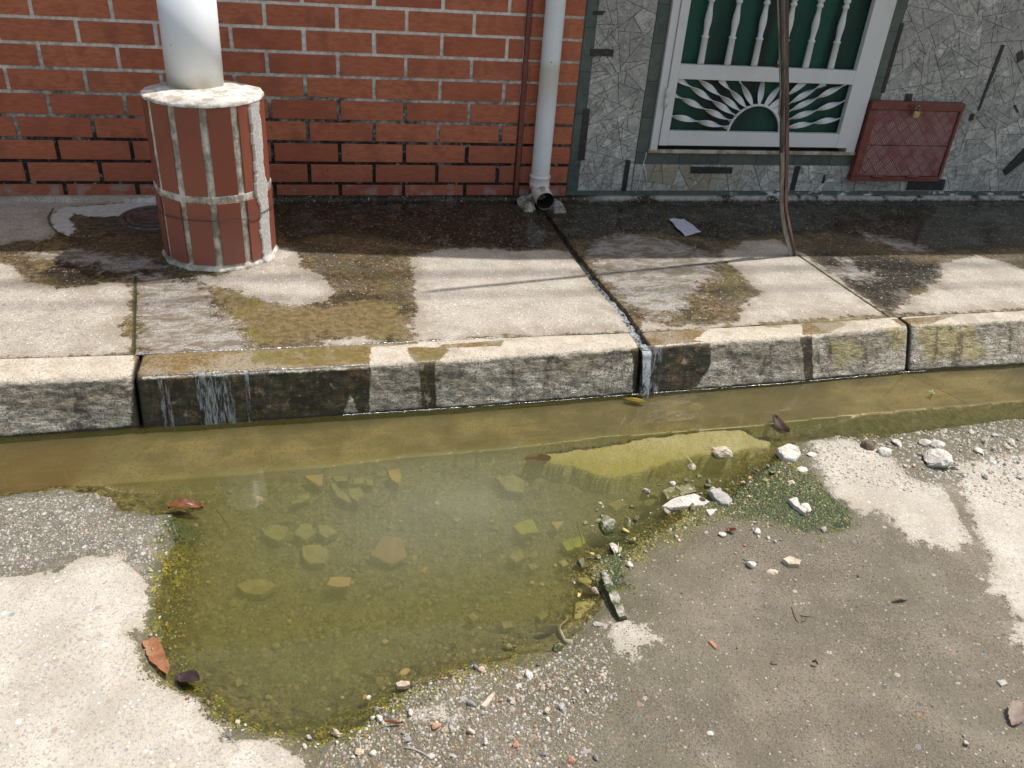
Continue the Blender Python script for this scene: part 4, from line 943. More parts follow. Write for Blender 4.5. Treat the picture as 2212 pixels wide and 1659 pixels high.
# ------------------------------------------------------------------ downpipe
dp = empty('downpipe', (1.160, YW - .06, HS)); tag(dp, 'white plastic downpipe ending in an open elbow at the wall corner', 'pipe')
dx, dy = 1.1595, YW - .06
bm = bmesh.new(); tube(bm, [(dx, dy, 2.55), (dx, dy, .30)], .0485, 28, False); from_bm('pipe', bm, M_pvc, dp)
bm = bmesh.new(); lathe(bm, [(.052, .333), (.0555, .330), (.0555, .322), (.053, .319), (.053, .285), (.0545, .283), (.0545, .278), (.052, .275), (.051, .26)], dx, dy, 28); from_bm('collar', bm, M_pvc, dp)
bm = bmesh.new(); zo = HS + .052; path = [(dx, dy, .30)]
for a in np.linspace(0, math.radians(75), 9): path.append((dx + .004 * a, dy - .055 * (1 - math.cos(a)), .294 - .055 * math.sin(a)))
lx, ly, lz = path[-1]; path.append((lx + .002, ly - .080, lz - .012))
tube(bm, path, .0485, 28, False); ep = path[-1]
r = tube(bm, [path[-1], (ep[0], ep[1] - .0, ep[2])], [.0485, .044], 28, False)
from_bm('elbow', bm, M_pvc, dp)
g = G('pipe_bore_shade'); M_in = g.pbr((.02, .019, .014), .8)  # near-black colour paints the shade inside the white pipe
bm = bmesh.new(); tube(bm, path[::-1], .0435, 28, True); bmesh.ops.delete(bm, geom=[f for f in bm.faces if len(f.verts) > 4 and (f.calc_center_median() - Vector(path[-1])).length < .01], context='FACES'); from_bm('inner_wall', bm, M_in, dp)
g = G('rough_cement'); n = g.noise(22, 5, .7); n2 = g.noise(120, 3, .7)
M_cem = g.pbr(g.mix(n.ss(.38, .6), (.09, .075, .055), g.mix(n2, (.32, .29, .24), (.52, .49, .43))), .92, g.bump(n + n2 * .4, .012, .9))
def mound(name, cx, cy, rx, ry, h, mat, seed, parent=None, z0=HS - .01, hole=None):
    n = 44; t = np.linspace(-1, 1, n); U, V = np.meshgrid(t, t); X = cx + U * rx; Y = cy + V * ry
    r = np.sqrt(U ** 2 + V ** 2) * (1 + fbm(U, V, 2.2, 3, seed) * .28)
    Z = z0 + h * np.clip(1 - r, 0, 1) ** .55 * (1 + fbm(U, V, 3, 3, seed + 4) * .3)
    ok = r < 1.0; kf = ok[:-1, :-1] | ok[1:, 1:]
    if hole is not None:
        hx, hr = hole; Z = np.where((np.abs(X - hx) < hr) & (Y < dy - .02), z0 - .01, Z)
    return grid_mesh(name, X, Y, Z, mat, {}, keep=kf, parent=parent)
mound('cement_bed', dx - .005, dy - .005, 115e-3, .115, .075, M_cem, 5, dp, hole=(ep[0], .046))
mound('cement_bed', dx + .085, dy - .085, .045, .085, .050, M_cem, 9, dp)
mound('cement_bed', dx - .075, dy - .075, .045, .080, .050, M_cem, 12, dp)

# ------------------------------------------------------------------ round tiled column with white pipe
ccx, ccy, CZ = -.412, 3.545, .850
colm = empty('round_column', (ccx, ccy, HS)); tag(colm, 'round column base clad in red tiles with a cement cap and a white pipe standing in it', 'column')
g = G('column_tile'); n1 = g.noise(5, 4, .6); n2 = g.noise(70, 3, .6); cv = g.att('cv')
cc = g.mix(cv, (.215, .064, .038), (.30, .096, .054)); cc = g.mix(n1.ss(.45, .7) * .6, cc, (.20, .062, .045)); cc = g.mix((g.P.xyz()[2] + (n1 - .5) * .2).ss(.5, .28) * .45, cc, (.23, .09, .07))
M_ctile = g.pbr(cc, .45, g.bump(n2, .0015, .4), spec=.4)
g = G('column_grout'); n1 = g.noise(14, 5, .7); n2 = g.noise(90, 3, .7)
M_cgrout = g.pbr(g.mix(n1.ss(.36, .62), (.16, .135, .095), (.50, .475, .42)), .92, g.bump(n2 + n1, .006, .7))
base_a = math.atan2(-ccy, -ccx)                            # direction towards the street
va = math.atan2(0 - ccy, 0 - ccx)
R_t = .227
def col_pt(deg, r, z): a = va + math.radians(deg); return (ccx + r * math.cos(a), ccy + r * math.sin(a), z)
NS = 12; ph = -3.0 - 2 * 0
SEAM = .487
bm = bmesh.new(); lay = bm.faces.layers.float.new('cv')
for k in range(NS):
    a0 = ph + k * 30 + 3.7; a1 = ph + (k + 1) * 30 - 3.7
    for z0, z1 in ((HS + .032, SEAM - .014), (SEAM + .014, CZ - .009)):
        n0 = len(bm.faces); tp = 1.0
        P4 = []
        for z in (z0, z1):
            for r in (R_t - .02, R_t + (.004 if z < SEAM else 0)):
                for a in (a0, a1): P4.append(bm.verts.new(col_pt(a, r, z)))
        q = [(0, 1, 3, 2), (4, 6, 7, 5), (0, 4, 5, 1), (2, 3, 7, 6), (0, 2, 6, 4), (1, 5, 7, 3)]
        fs = [bm.faces.new([P4[i] for i in f]) for f in q]; bmesh.ops.recalc_face_normals(bm, faces=fs)
        bmesh.ops.bevel(bm, geom=list({e for f in fs for e in f.edges}), offset=.002, segments=1, affect='EDGES')
        bm.faces.ensure_lookup_table(); c = rnd.random() * (1 if k % 3 else .3)
        for f in bm.faces[n0:]: f[lay] = c
from_bm('tile_cladding', bm, M_ctile, colm)
na = 288; zz = np.linspace(HS - .01, CZ - .01, 170); th = np.linspace(0, 360, na + 1)
TH, ZZ = np.meshgrid(th, zz)
loc = ((TH - ph + 15) % 30) - 15
rr = (R_t - .003) * np.cos(math.pi / 12) / np.cos(np.radians(((TH - ph) % 30) - 15))
rr = np.minimum(rr, R_t - .001) + fbm(TH * .05, ZZ, 22, 3, 77) * .003
d_se = np.abs(ZZ - SEAM); rr = rr + .006 * (d_se < .016) * (1 + fbm(TH * .1, ZZ, 9, 2, 78))
def angd(a): return (TH - a + 180) % 360 - 180
wob = fbm(ZZ, ZZ * 0, 9, 3, 79) * 2.4 + fbm(ZZ, ZZ * 0, 30, 2, 80) * .6
pl = np.abs(angd(ph + 60 - 4 + wob)) < (8.2 + fbm(ZZ, TH * .02, 14, 3, 81) * 2.0 + 2.8 * np.exp(-((ZZ - .50) / .04) ** 2))
rr = np.where(pl, R_t + .0045, rr)
rr = rr + .016 * sstep(ZZ, HS + .034, HS + .01)
X = ccx + rr * np.cos(va + np.radians(TH)); Y = ccy + rr * np.sin(va + np.radians(TH))
X[:, -1] = X[:, 0]; Y[:, -1] = Y[:, 0]
cg = grid_mesh('grout', X, Y, ZZ, [M_cgrout], dict(plas=pl * 1.0))
cg.parent = colm; cg.matrix_parent_inverse = colm.matrix_basis.inverted()
nt = M_cgrout.node_tree; 
g2 = G('column_grout_plaster'); n1 = g2.noise(14, 5, .7); n2 = g2.noise(90, 3, .7)
cc = g2.mix(n1.ss(.36, .62), (.24, .21, .155), (.62, .59, .52)); cc = g2.mix(g2.att('plas').ss(.4, .6), cc, g2.mix(n2.ss(.4, .6), (.44, .43, .41), (.58, .57, .55)))
cg.data.materials[0] = g2.pbr(cc, .92, g2.bump(n2 + n1, .004, .6))
# cap
g = G('cap_cement'); n = g.noise(18, 5, .7); n2 = g.noise(90, 3, .7)
M_cap = g.pbr(g.mix(n.ss(.40, .58), (.44, .39, .31), (.72, .70, .66)), .9, g.bump(n + n2 * .4, .010, .8))
nr = 20; rs = np.linspace(0, 1, nr); TH, RS = np.meshgrid(np.linspace(0, 360, 97), np.concatenate([rs, [1.0]]))
fac = np.cos(math.pi / 12) / np.cos(np.radians(((TH - ph) % 30) - 15)); rad = (R_t + .001) * (.4 * fac + .6) * RS
rad = rad + fbm(np.cos(np.radians(TH)) * 2, np.sin(np.radians(TH)) * 2, 3, 3, 83) * .005 * RS
X = ccx + rad * np.cos(va + np.radians(TH)); Y = ccy + rad * np.sin(va + np.radians(TH))
Z = CZ + .010 * (1 - RS ** 6) + fbm(X, Y, 22, 4, 85) * .006; Z[-1] = CZ - .010
o = grid_mesh('cement_cap', X, Y, Z, M_cap, {}); o.parent = colm; o.matrix_parent_inverse = colm.matrix_basis.inverted()
bm = bmesh.new(); tube(bm, [(-.444, 3.640, 1.245), (-.448, 3.640, CZ - .01)], .108, 48, True); from_bm('white_pipe', bm, M_pvc, colm)
bm = bmesh.new(); pts = [col_pt(a, R_t + .007, .395 + .010 * math.sin(math.radians(a * 1.3))) for a in range(0, 361, 6)]; tube(bm, pts, .0016, 5, False)
g = G('wire'); from_bm('tie_wire', bm, g.pbr((.07, .06, .055), .6, metal=.5), colm)

# ------------------------------------------------------------------ round iron cover by the column
g = G('cast_iron'); n = g.noise(30, 4, .7); M_iron = g.pbr(g.mix(n.ss(.4, .65), (.030, .024, .022), (.11, .085, .078)), .5, g.bump(n, .003, .5), coat=.6, coat_r=.15)
c0 = onz(338, 470, HS); cov = empty('access_cover', (c0[0], c0[1], HS)); tag(cov, 'round iron access cover with raised rings set in the pavement by the wall', 'access cover')
bm = bmesh.new(); prof = [(0.001, HS + .007), (.075, HS + .007), (.078, HS + .011), (.088, HS + .011), (.091, HS + .007), (.112, HS + .007), (.115, HS + .0105), (.128, HS + .0105), (.132, HS + .004), (.133, HS - .01)]
lathe(bm, prof[::-1], c0[0], c0[1], 48); from_bm('lid', bm, M_iron, cov)
bm = bmesh.new(); lathe(bm, [(.162, HS - .01), (.162, HS + .006), (.1335, HS + .006), (.1335, HS - .01)], c0[0], c0[1], 48); from_bm('rim', bm, M_iron, cov)

# ------------------------------------------------------------------ rusty post with cables
g = G('rusty_steel'); n = g.noise(20, 5, .7, g.sc(g.P, 1, 1, .25)); n2 = g.noise(90, 3, .6)
M_rust = g.pbr(g.mix(n.ss(.36, .62), (.045, .020, .015), g.mix(n2, (.095, .045, .032), (.15, .105, .08))), .6, g.bump(n + n2 * .4, .003, .6), spec=.4)
g = G('old_cable'); n = g.noise(30, 4, .7, g.sc(g.P, 1, 1, .2)); M_cable = g.pbr(g.mix(n.ss(.4, .6), (.014, .013, .012), (.09, .08, .07)), .55, g.bump(n, .003, .5))
g = G('weathered_steel'); n = g.noise(22, 5, .7, g.sc(g.P, 1, 1, .2)); M_wsteel = g.pbr(g.mix(n.ss(.36, .6), (.09, .07, .055), (.22, .20, .17)), .6, g.bump(n, .003, .6))
pb = onz(1712, 552, HS); post = empty('bent_steel_post', tuple(pb)); tag(post, 'bent rusty steel post with a dark cable alongside, rising from the pavement before the window', 'post')
yp = float(pb[1])
def pp(u, v, dy=0.0, z=None):
    q = ony(u, v, yp + dy); return (q[0], q[1], q[2])
def ext(p0, p1, z):
    t = (z - p0[2]) / (p1[2] - p0[2]); return (p0[0] + (p1[0] - p0[0]) * t, p0[1] + (p1[1] - p0[1]) * t, z)
def ribbon(bm, centre, w, t, rot=0.3):
    """flat bar swept along a path, w wide, t thick, turned by rot about its length"""
    prev = None
    for i, c in enumerate(centre):
        c = Vector(c); d = (Vector(centre[min(i + 1, len(centre) - 1)]) - Vector(centre[max(0, i - 1)])).normalized()
        s = d.cross(Vector((0, 1, 0))).normalized(); f = s.cross(d)
        rr = rot[i] if hasattr(rot, '__len__') else rot
        a = s * math.cos(rr) + f * math.sin(rr); b = f * math.cos(rr) - s * math.sin(rr)
        ring = [bm.verts.new(c + a * w / 2 * sx + b * t / 2 * sy) for sx, sy in ((1, 1), (-1, 1), (-1, -1), (1, -1))]
        if prev:
            for q in range(4): bm.faces.new([prev[q], prev[(q + 1) % 4], ring[(q + 1) % 4], ring[q]])
        else: bm.faces.new(ring)
        prev = ring
    bm.faces.new(prev[::-1]); bmesh.ops.recalc_face_normals(bm, faces=bm.faces)
P1 = [pp(1698, 0), pp(1698, 130), pp(1699, 250), pp(1699, 340), pp(1697, 400), pp(1697, 450), pp(1703, 485), pp(1712, 525), pp(1717, 551)]
top = ext(P1[1], P1[0], 2.5); P1 = [top] + P1
bm = bmesh.new(); ribbon(bm, P1, .020, .012, [.2, .2, .2, .2, .25, .35, .5, .7, .9, 1.0]); from_bm('steel_bar', bm, M_rust, post)
P2 = [pp(1690, 330, -.014), pp(1690, 380, -.014), pp(1688, 420, -.014), pp(1689, 455, -.014), pp(1694, 490, -.014), pp(1702, 525, -.012), pp(1709, 551, -.008)]
bm = bmesh.new(); ribbon(bm, P2, .019, .006, [.1, .1, .2, .2, .2, .3, .4]); from_bm('steel_strap', bm, M_wsteel, post)
P3 = [pp(1689, 0, -.004), pp(1690, 60, -.004), pp(1690, 140, -.004), pp(1690, 230, -.004), pp(1689, 320, -.004), pp(1689, 360, -.004), pp(1689, 420, .010), pp(1690, 452, .012)]
P3 = [ext(P3[1], P3[0], 2.5)] + P3
bm = bmesh.new(); tube(bm, P3, .0115, 8); from_bm('cable', bm, M_cable, post)
P4_ = [pp(1680, 0, -.012), pp(1682, 60, -.012), pp(1684, 130, -.012), pp(1686, 200, -.015), pp(1684, 225, -.015), pp(1683, 245, -.014), pp(1687, 262, -.014)]
P4_ = [ext(P4_[1], P4_[0], 2.5)] + P4_
bm = bmesh.new(); tube(bm, P4_, .0042, 6); from_bm('thin_cable', bm, M_wsteel, post)
bm = bmesh.new(); kx = pp(1678, 142, -.016)
for a in range(7): r_ = random.Random(a); tube(bm, [(kx[0] + r_.uniform(-.014, .02), kx[1] + r_.uniform(-.006, .006), kx[2] + r_.uniform(-.008, .008)) for _ in range(4)], .0028, 5)
from_bm('wire_knot', bm, M_rust, post)

# ------------------------------------------------------------------ overhead cables that shade the pavement
g = G('cable_black'); M_oc = g.pbr((.02, .02, .02), .6)
for i, (ya, yb_, zz_, rr_, xo) in enumerate(((4.30, 4.42, 9.0, .020, 0), (4.16, 4.10, 8.6, .013, 0))):
    bm = bmesh.new(); tube(bm, [(-12 + k * 2, ya + (yb_ - ya) * (k / 12) + .03 * math.sin(k), zz_ + .15 * (k / 6 - 1) ** 2) for k in range(13)], rr_, 8)
    o = from_bm('overhead_cable', bm, M_oc); tag(o, ('thick' if i == 0 else 'thin') + ' black cable strung high above the pavement', 'cable', 'overhead cables')

# ================================================================== stones and litter
def stone_mat(name, c0, c1, dark, sc=1.0, rough=.92, green=0.0, coat=0.0, bump=.8):
    g = G(name); P = g.P; n1 = g.noise(30 * sc, 5, .65); n2 = g.noise(160 * sc, 3, .7); r = g.rnd(); d, cc = g.voro(170); q = cc.xyz()[0]
    c = g.mix(n1.ss(.35, .65), c0, c1); c = g.mix(n2.ss(.62, .74) * .8, c, dark); c = g.mix(d.ss(.4, .3) * q.gt(.8) * .6, c, dark)
    if green:
        up = g.N.xyz()[2]; c = g.mix(((n1 * .8 + (1 - up) * .5).ss(.62 - green * .35, .80 - green * .35)), c, g.mix(n2, (.012, .022, .004), (.06, .075, .010)))
    return g.pbr(c, rough, g.bump(n2 * .5 + n1, .004, bump), coat=coat, coat_r=.2) if coat else g.pbr(c, rough, g.bump(n2 * .5 + n1 + g.noise(70, 3, .6), .006, bump))
SM = dict(
    white=stone_mat('pale_concrete', (.46, .43, .38), (.62, .60, .55), (.30, .26, .20)),
    beige=stone_mat('beige_stone', (.42, .34, .24), (.58, .50, .40), (.20, .15, .10)),
    grey=stone_mat('grey_stone', (.26, .255, .24), (.42, .41, .385), (.13, .13, .13)),
    blue=stone_mat('blue_grey_stone', (.12, .13, .145), (.26, .27, .28), (.08, .08, .09), coat=.4),
    brown=stone_mat('brown_clod', (.11, .085, .055), (.20, .155, .10), (.05, .04, .025)),
    brick=stone_mat('brick_chip', (.36, .18, .11), (.50, .29, .19), (.20, .11, .07)),
    mossy=stone_mat('mossy_stone', (.34, .32, .27), (.50, .48, .42), (.10, .09, .05), green=.9, coat=.5),
    moss2=stone_mat('wet_mossy_block', (.12, .12, .06), (.24, .23, .13), (.05, .05, .02), green=.5, coat=.6),
    olive=stone_mat('sunken_stone', (.27, .25, .10), (.38, .35, .16), (.15, .14, .05), bump=.4),
    ochre=stone_mat('sunken_ochre_stone', (.52, .35, .13), (.62, .43, .18), (.36, .22, .07), bump=.3),
    lime=stone_mat('algae_green_stone', (.34, .38, .04), (.42, .46, .07), (.20, .22, .03), bump=.3),
    tan=stone_mat('sunken_tan_tile', (.56, .41, .20), (.62, .46, .24), (.42, .30, .14), bump=.2),
    rose=stone_mat('sunken_pink_tile', (.30, .21, .13), (.36, .26, .17), (.22, .16, .10), bump=.2))
def rock_bm(sx, sy, sz, seed, npt=16, bev=.10, flat=False):
    r = random.Random(seed); bm = bmesh.new(); vs = []
    for k in range(npt):
        a = 2 * math.pi * (k + r.random() * .7) / npt * 2.3; zc_ = r.uniform(-1, 1); q = (1 - abs(zc_) ** 2.6) ** .45 * r.uniform(.82, 1.0)
        vs.append(bm.verts.new((math.cos(a) * q * sx / 2, math.sin(a) * q * sy / 2, zc_ * sz / 2)))
    bmesh.ops.convex_hull(bm, input=bm.verts)
    for v in [v for v in bm.verts if not v.link_faces]: bm.verts.remove(v)
    bmesh.ops.bevel(bm, geom=list(bm.edges), offset=bev * min(sx, sy, sz), segments=1, affect='EDGES')
    bmesh.ops.remove_doubles(bm, verts=bm.verts, dist=1e-4)
    if max(sx, sy) > .022:
        bmesh.ops.triangulate(bm, faces=bm.faces); bmesh.ops.subdivide_edges(bm, edges=bm.edges, cuts=1 if max(sx, sy) < .05 else 2, use_grid_fill=True)
        A = np.array([v.co[:] for v in bm.verts]); n = fbm(A[:, 0] + A[:, 2], A[:, 1] - A[:, 2] * .7, 80, 3, seed % 97) * .0018 * (max(sx, sy) / .04) ** .5; bm.normal_update()
        for v, q in zip(bm.verts, n): v.co += v.normal * float(q)
    return bm
def rock(u, v, w, h, mat, label, seed, thick=.5, name='stone', sink=.3, rot=None, cat='stone', group=None, z=None, npt=16):
    """a loose stone whose footprint covers about w x h units of the photograph at (u, v)"""
    c = onz(u, v, 0); e = onz(u + w / 2, v, 0) - onz(u - w / 2, v, 0); f = onz(u, v - h / 2, 0) - onz(u, v + h / 2, 0)
    sx = math.hypot(e[0], e[1]); sy = math.hypot(f[0], f[1]) * .85; sz = max(.004, min(sx, sy) * thick)
    zb = max(bed_z(c[0], c[1]), -.010) if z is None else z
    bm = rock_bm(sx, sy, sz, seed, npt); o = from_bm(name, bm, SM[mat]); o.location = (c[0], c[1], zb + sz * (.5 - sink)); o.rotation_euler = (0, 0, math.radians(-8) if rot is None else rot)
    return tag(o, label, cat, group)
def flat_piece(pts, mat, label, th, name='stone', cat='stone', z=None, seed=1, bev=.0025, tilt=0.0, lift=0.0, smooth=False):
    w = PZ(pts, 0); c = w.mean(0); zb = ((bed_z(c[0], c[1]) if lift else max(bed_z(c[0], c[1]), -.010)) if z is None else z) + lift
    # resample the outline and roughen it
    q = []; r = random.Random(seed)
    for i in range(len(w)):
        a, b = w[i], w[(i + 1) % len(w)]; n = max(1, int(np.hypot(*(b - a)) / .009))
        for k in range(n):
            p = a + (b - a) * k / n; s = .0012 if k or n < 2 else 0; q.append((p[0] - c[0] + r.uniform(-s, s), p[1] - c[1] + r.uniform(-s, s)))
    bm = bmesh.new(); lo = [bm.verts.new((x * 1.04, y * 1.04, -.003)) for x, y in q]; mid = [bm.verts.new((x * 1.0, y * 1.0, th * .75 + r.uniform(-.0006, .0006))) for x, y in q]; hi = [bm.verts.new((x * .94, y * .94, th)) for x, y in q]
    n = len(q)
    for A, B in ((lo, mid), (mid, hi)):
        for i in range(n): bm.faces.new([A[i], A[(i + 1) % n], B[(i + 1) % n], B[i]])
    bm.faces.new(hi); bm.faces.new(lo[::-1]); bmesh.ops.recalc_face_normals(bm, faces=bm.faces)
    bmesh.ops.triangulate(bm, faces=bm.faces)
    if np.ptp(w, 0).max() > .03:
        bmesh.ops.subdivide_edges(bm, edges=[e for e in bm.edges if e.calc_length() > .010], cuts=2)
        A = np.array([v.co[:] for v in bm.verts]); dn = fbm(A[:, 0] + seed, A[:, 1] + A[:, 2], 55, 4, seed, .6) * min(.005, th * .28)
        for v, q_ in zip(bm.verts, dn):
            v.co.z += float(q_) * (1 if v.co.z > 0 else 0); v.co.x += float(q_) * .35; v.co.y -= float(q_) * .3
    o = from_bm(name, bm, SM[mat] if isinstance(mat, str) else mat); o.location = (c[0], c[1], zb); o.rotation_euler = (tilt, tilt * .5, 0)
    return tag(o, label, cat)

# above the water, right of the puddle
rock(1560, 981, 54, 36, 'beige', 'rough beige concrete lump at the end of the yellow sunken slab', 11, .62)
flat_piece([(1674, 979), (1700, 967), (1722, 975), (1728, 990), (1716, 1004), (1690, 998)], 'white', 'flat white concrete chip beside the dark moss and the gutter', .016, seed=3)
rock(2020, 1008, 60, 52, 'white', 'largest white concrete block on the dry gravel at the right', 13, .7, rot=-.5)
rock(2022, 972, 34, 22, 'white', 'pale stone touching the largest white block on its wall side', 14, .6)
rock(1996, 966, 32, 18, 'white', 'pale stone left of the largest white block', 15, .6)
rock(1870, 974, 34, 24, 'brown', 'brown fibrous clod on the pale patch by the gutter', 16, .6, cat='clod', name='clod')
rock(1905, 990, 36, 22, 'white', 'whitish lump right of the brown clod', 17, .5)
rock(1935, 963, 20, 24, 'white', 'upright pale chip behind the whitish lump', 18, .7)
rock(1494, 1009, 22, 18, 'beige', 'small pinkish stone standing out of the shallow water', 119, .7, sink=0.0)
flat_piece([(1530, 1066), (1548, 1062), (1570, 1074), (1580, 1090), (1572, 1100), (1556, 1096), (1540, 1080)], 'grey', 'smooth grey elongated stone beside the dark moss', .022, seed=5)
flat_piece([(1428, 1098), (1452, 1082), (1500, 1070), (1532, 1088), (1520, 1096), (1450, 1102)], 'white', 'long pale slab with a worn top in the mossy water margin', .014, seed=6)
flat_piece([(1430, 1060), (1445, 1052), (1500, 1042), (1506, 1062), (1440, 1080)], 'moss2', 'olive slab just under water behind the long pale slab', .030, seed=7, z=-.030)
flat_piece([(1384, 1062), (1404, 1052), (1424, 1050), (1424, 1072), (1400, 1068)], 'moss2', 'brown angular block just under water left of the olive slab', .030, seed=8, z=-.034)
flat_piece([(1392, 1078), (1412, 1074), (1422, 1078), (1404, 1092), (1394, 1090)], 'moss2', 'small brown block in front of the brown angular block', .030, seed=9, z=-.034)
flat_piece([(1697, 1094), (1716, 1090), (1724, 1110), (1738, 1116), (1734, 1126), (1712, 1110)], 'white', 'white broken chip lying in the dark moss', .014, seed=10)
rock(1737, 1108, 22, 28, 'white', 'pale angular chip touching the white broken chip in the moss', 20, .6)
rock(1312, 1133, 52, 64, 'mossy', 'lumpy rock with white crust and dark moss at the puddle edge', 21, .55, npt=22)
rock(1326, 1186, 28, 36, 'white', 'white stone leaning on the lumpy mossy rock', 22, .8)
rock(1356, 1128, 20, 44, 'moss2', 'black green mossy stub right of the lumpy rock', 23, .9)
flat_piece([(1522, 1110), (1548, 1108), (1532, 1124)], 'white', 'white triangular chip in front of the grey elongated stone', .007, seed=11)
rock(1557, 1166, 24, 14, 'white', 'smooth white oval pebble on the damp gravel', 24, .55)
rock(1632, 1160, 18, 17, 'white', 'round pale pebble right of the smooth white oval one', 25, .75)
rock(1775, 1155, 16, 15, 'grey', 'rounded grey pebble at the lower edge of the moss', 26, .8)
flat_piece([(1684, 1224), (1700, 1217), (1726, 1228), (1722, 1236), (1700, 1236)], 'beige', 'flat cream and pink stone alone on the damp concrete', .013, seed=12)
rock(1618, 1233, 27, 19, 'white', 'white stone left of the flat cream stone', 27, .7)
rock(1665, 1247, 30, 16, 'beige', 'half buried dull stone in front of the flat cream stone', 28, .35)
rock(1256, 1217, 36, 32, 'moss2', 'dark green cube shaped block at the puddle edge', 29, .75, npt=10)
rock(1306, 1250, 20, 24, 'grey', 'grey knob at the top of the broken concrete ridge', 30, .8)
flat_piece([(1296, 1258), (1312, 1252), (1330, 1290), (1346, 1330), (1352, 1348), (1336, 1350), (1316, 1312)], 'mossy', 'long narrow broken concrete ridge running down from the puddle corner', .020, seed=13)
rock(1290, 1352, 26, 16, 'grey', 'small grey lump between ridge and white concrete patch', 31, .4)
rock(1141, 1466, 24, 36, 'white', 'upright pale stone on the gravel bank below the puddle', 32, .6)
rock(1119, 1490, 16, 12, 'white', 'small round white pebble below the upright pale stone', 33, .8)
rock(830, 1550, 19, 15, 'blue', 'rounded dark blue pebble at the lower waterline', 34, .85)
flat_piece([(855, 1481), (866, 1476), (884, 1477), (887, 1484), (874, 1489), (860, 1488)], 'beige', 'oval yellowish pebble at the waterline', .010, seed=14, z=.0)
rock(893, 1474, 14, 16, 'blue', 'dark blue stone against the oval yellowish pebble', 35, .9)
rock(1204, 1402, 30, 28, 'moss2', 'wet speckled stone at the lower right waterline', 36, .7)
rock(881, 1611, 20, 26, 'grey', 'blue grey angular chip near the bottom edge', 37, .55)
flat_piece([(1036, 1540), (1052, 1522), (1068, 1510), (1062, 1526), (1046, 1545)], 'beige', 'long tan splinter of stone among the gravel', .010, seed=15)
rock(930, 1646, 26, 20, 'white', 'pale stone cut by the bottom edge of the view', 38, .6); rock(806, 1638, 20, 20, 'white', 'round white pebble at the bottom of the gravel bank', 39, .7)
rock(975, 1645, 20, 17, 'grey', 'grey chip right of the pale stone at the bottom', 40, .5); rock(1000, 1520, 24, 18, 'grey', 'grey flat chip in the middle of the gravel bank', 41, .4)
rock(1040, 1450, 20, 16, 'beige', 'brown pink stone at the upper edge of the gravel bank', 42, .7); rock(1220, 1500, 16, 12, 'beige', 'cream chip right of the upright pale stone', 43, .6)
rock(1264, 1636, 22, 18, 'grey', 'bluish flat chip near the bottom centre', 44, .4); rock(2079, 1618, 15, 15, 'white', 'round cream pebble in the lower right corner', 45, .8)
rock(2064, 1488, 15, 9, 'beige', 'small yellowish pebble above the round cream pebble', 46, .6); rock(1530, 1596, 18, 15, 'white', 'faint white chip low on the damp concrete', 47, .4)
flat_piece([(2146, 1482), (2164, 1480), (2170, 1490), (2156, 1494)], 'grey', 'flat blue grey chip left of the torn pale leaf', .004, seed=16)
flat_piece([(1527, 1398), (1534, 1395), (1546, 1408), (1542, 1414)], 'brick', 'orange brick chip on the damp concrete', .004, seed=17, cat='brick chip', name='brick_chip')
rock(1668, 1444, 22, 12, 'brown', 'dark broken clod in the middle of the damp concrete', 48, .7, cat='clod', name='clod')
rock(1752, 990, 26, 12, 'white', 'thin white chip below the flat white chip by the gutter', 49, .4); rock(1730, 1022, 28, 15, 'white', 'cream chip on the pebbly strip beside the moss', 50, .4)
rock(1707, 1052, 20, 12, 'beige', 'rusty tan chip at the edge of the moss', 51, .5); rock(1650, 1044, 16, 10, 'olive', 'yellowish chip lying in the wet moss', 52, .5, sink=0)
rock(2140, 1010, 24, 14, 'white', 'pale chip right of the largest white block', 53, .6); rock(2170, 975, 22, 12, 'beige', 'pinkish chip near the right edge', 54, .5)
rock(2180, 966, 18, 18, 'white', 'white lump beside the pinkish chip at the right edge', 55, .7); rock(2110, 985, 22, 16, 'white', 'white lump between the largest block and the right edge', 56, .6)
# under the water
flat_piece([(655, 1008), (697, 1005), (694, 1028), (686, 1030)], 'ochre', 'bright orange triangular tile fragment under water near the gutter edge', .008, 'tile_fragment', 'tile fragment', seed=20, lift=.028)
flat_piece([(717, 1012), (744, 1008), (752, 1018), (724, 1021)], 'olive', 'yellow green chip under water right of the orange triangle', .010, seed=21, lift=.02)
flat_piece([(636, 1052), (666, 1042), (669, 1052), (652, 1062)], 'olive', 'olive chip pair upper piece under water below the orange triangle', .008, seed=22, lift=.02)
flat_piece([(626, 1062), (640, 1056), (656, 1062), (630, 1068)], 'olive', 'olive chip pair lower piece under water below the orange triangle', .008, seed=23, lift=.02)
flat_piece([(712, 1024), (722, 1022), (736, 1038), (762, 1060), (750, 1064), (728, 1052)], 'olive', 'elongated tan chip under water between two rounder stones', .008, seed=24, lift=.02)
flat_piece([(752, 1038), (776, 1034), (787, 1048), (772, 1066), (756, 1058)], 'olive', 'rounded olive stone under water right of the elongated chip', .014, seed=25, lift=.02)
flat_piece([(760, 1012), (784, 1010), (786, 1022), (764, 1026)], 'olive', 'square tan chip under water by the gutter edge', .010, seed=26, lift=.02)
flat_piece([(790, 1014), (806, 1016), (806, 1030), (792, 1028)], 'olive', 'small tan chip beside the pitted orange fragment', .010, seed=27, lift=.02)
flat_piece([(836, 1000), (862, 996), (868, 1012), (862, 1030), (846, 1022)], 'ochre', 'pitted orange brick fragment under water against the gutter slab', .020, 'tile_fragment', 'tile fragment', seed=28, lift=.018)
flat_piece([(704, 1248), (712, 1232), (734, 1230), (758, 1234), (752, 1252), (726, 1254)], 'tan', 'square tan tile fragment alone in the middle of the puddle', .008, 'tile_fragment', 'tile fragment', seed=29, lift=.036)
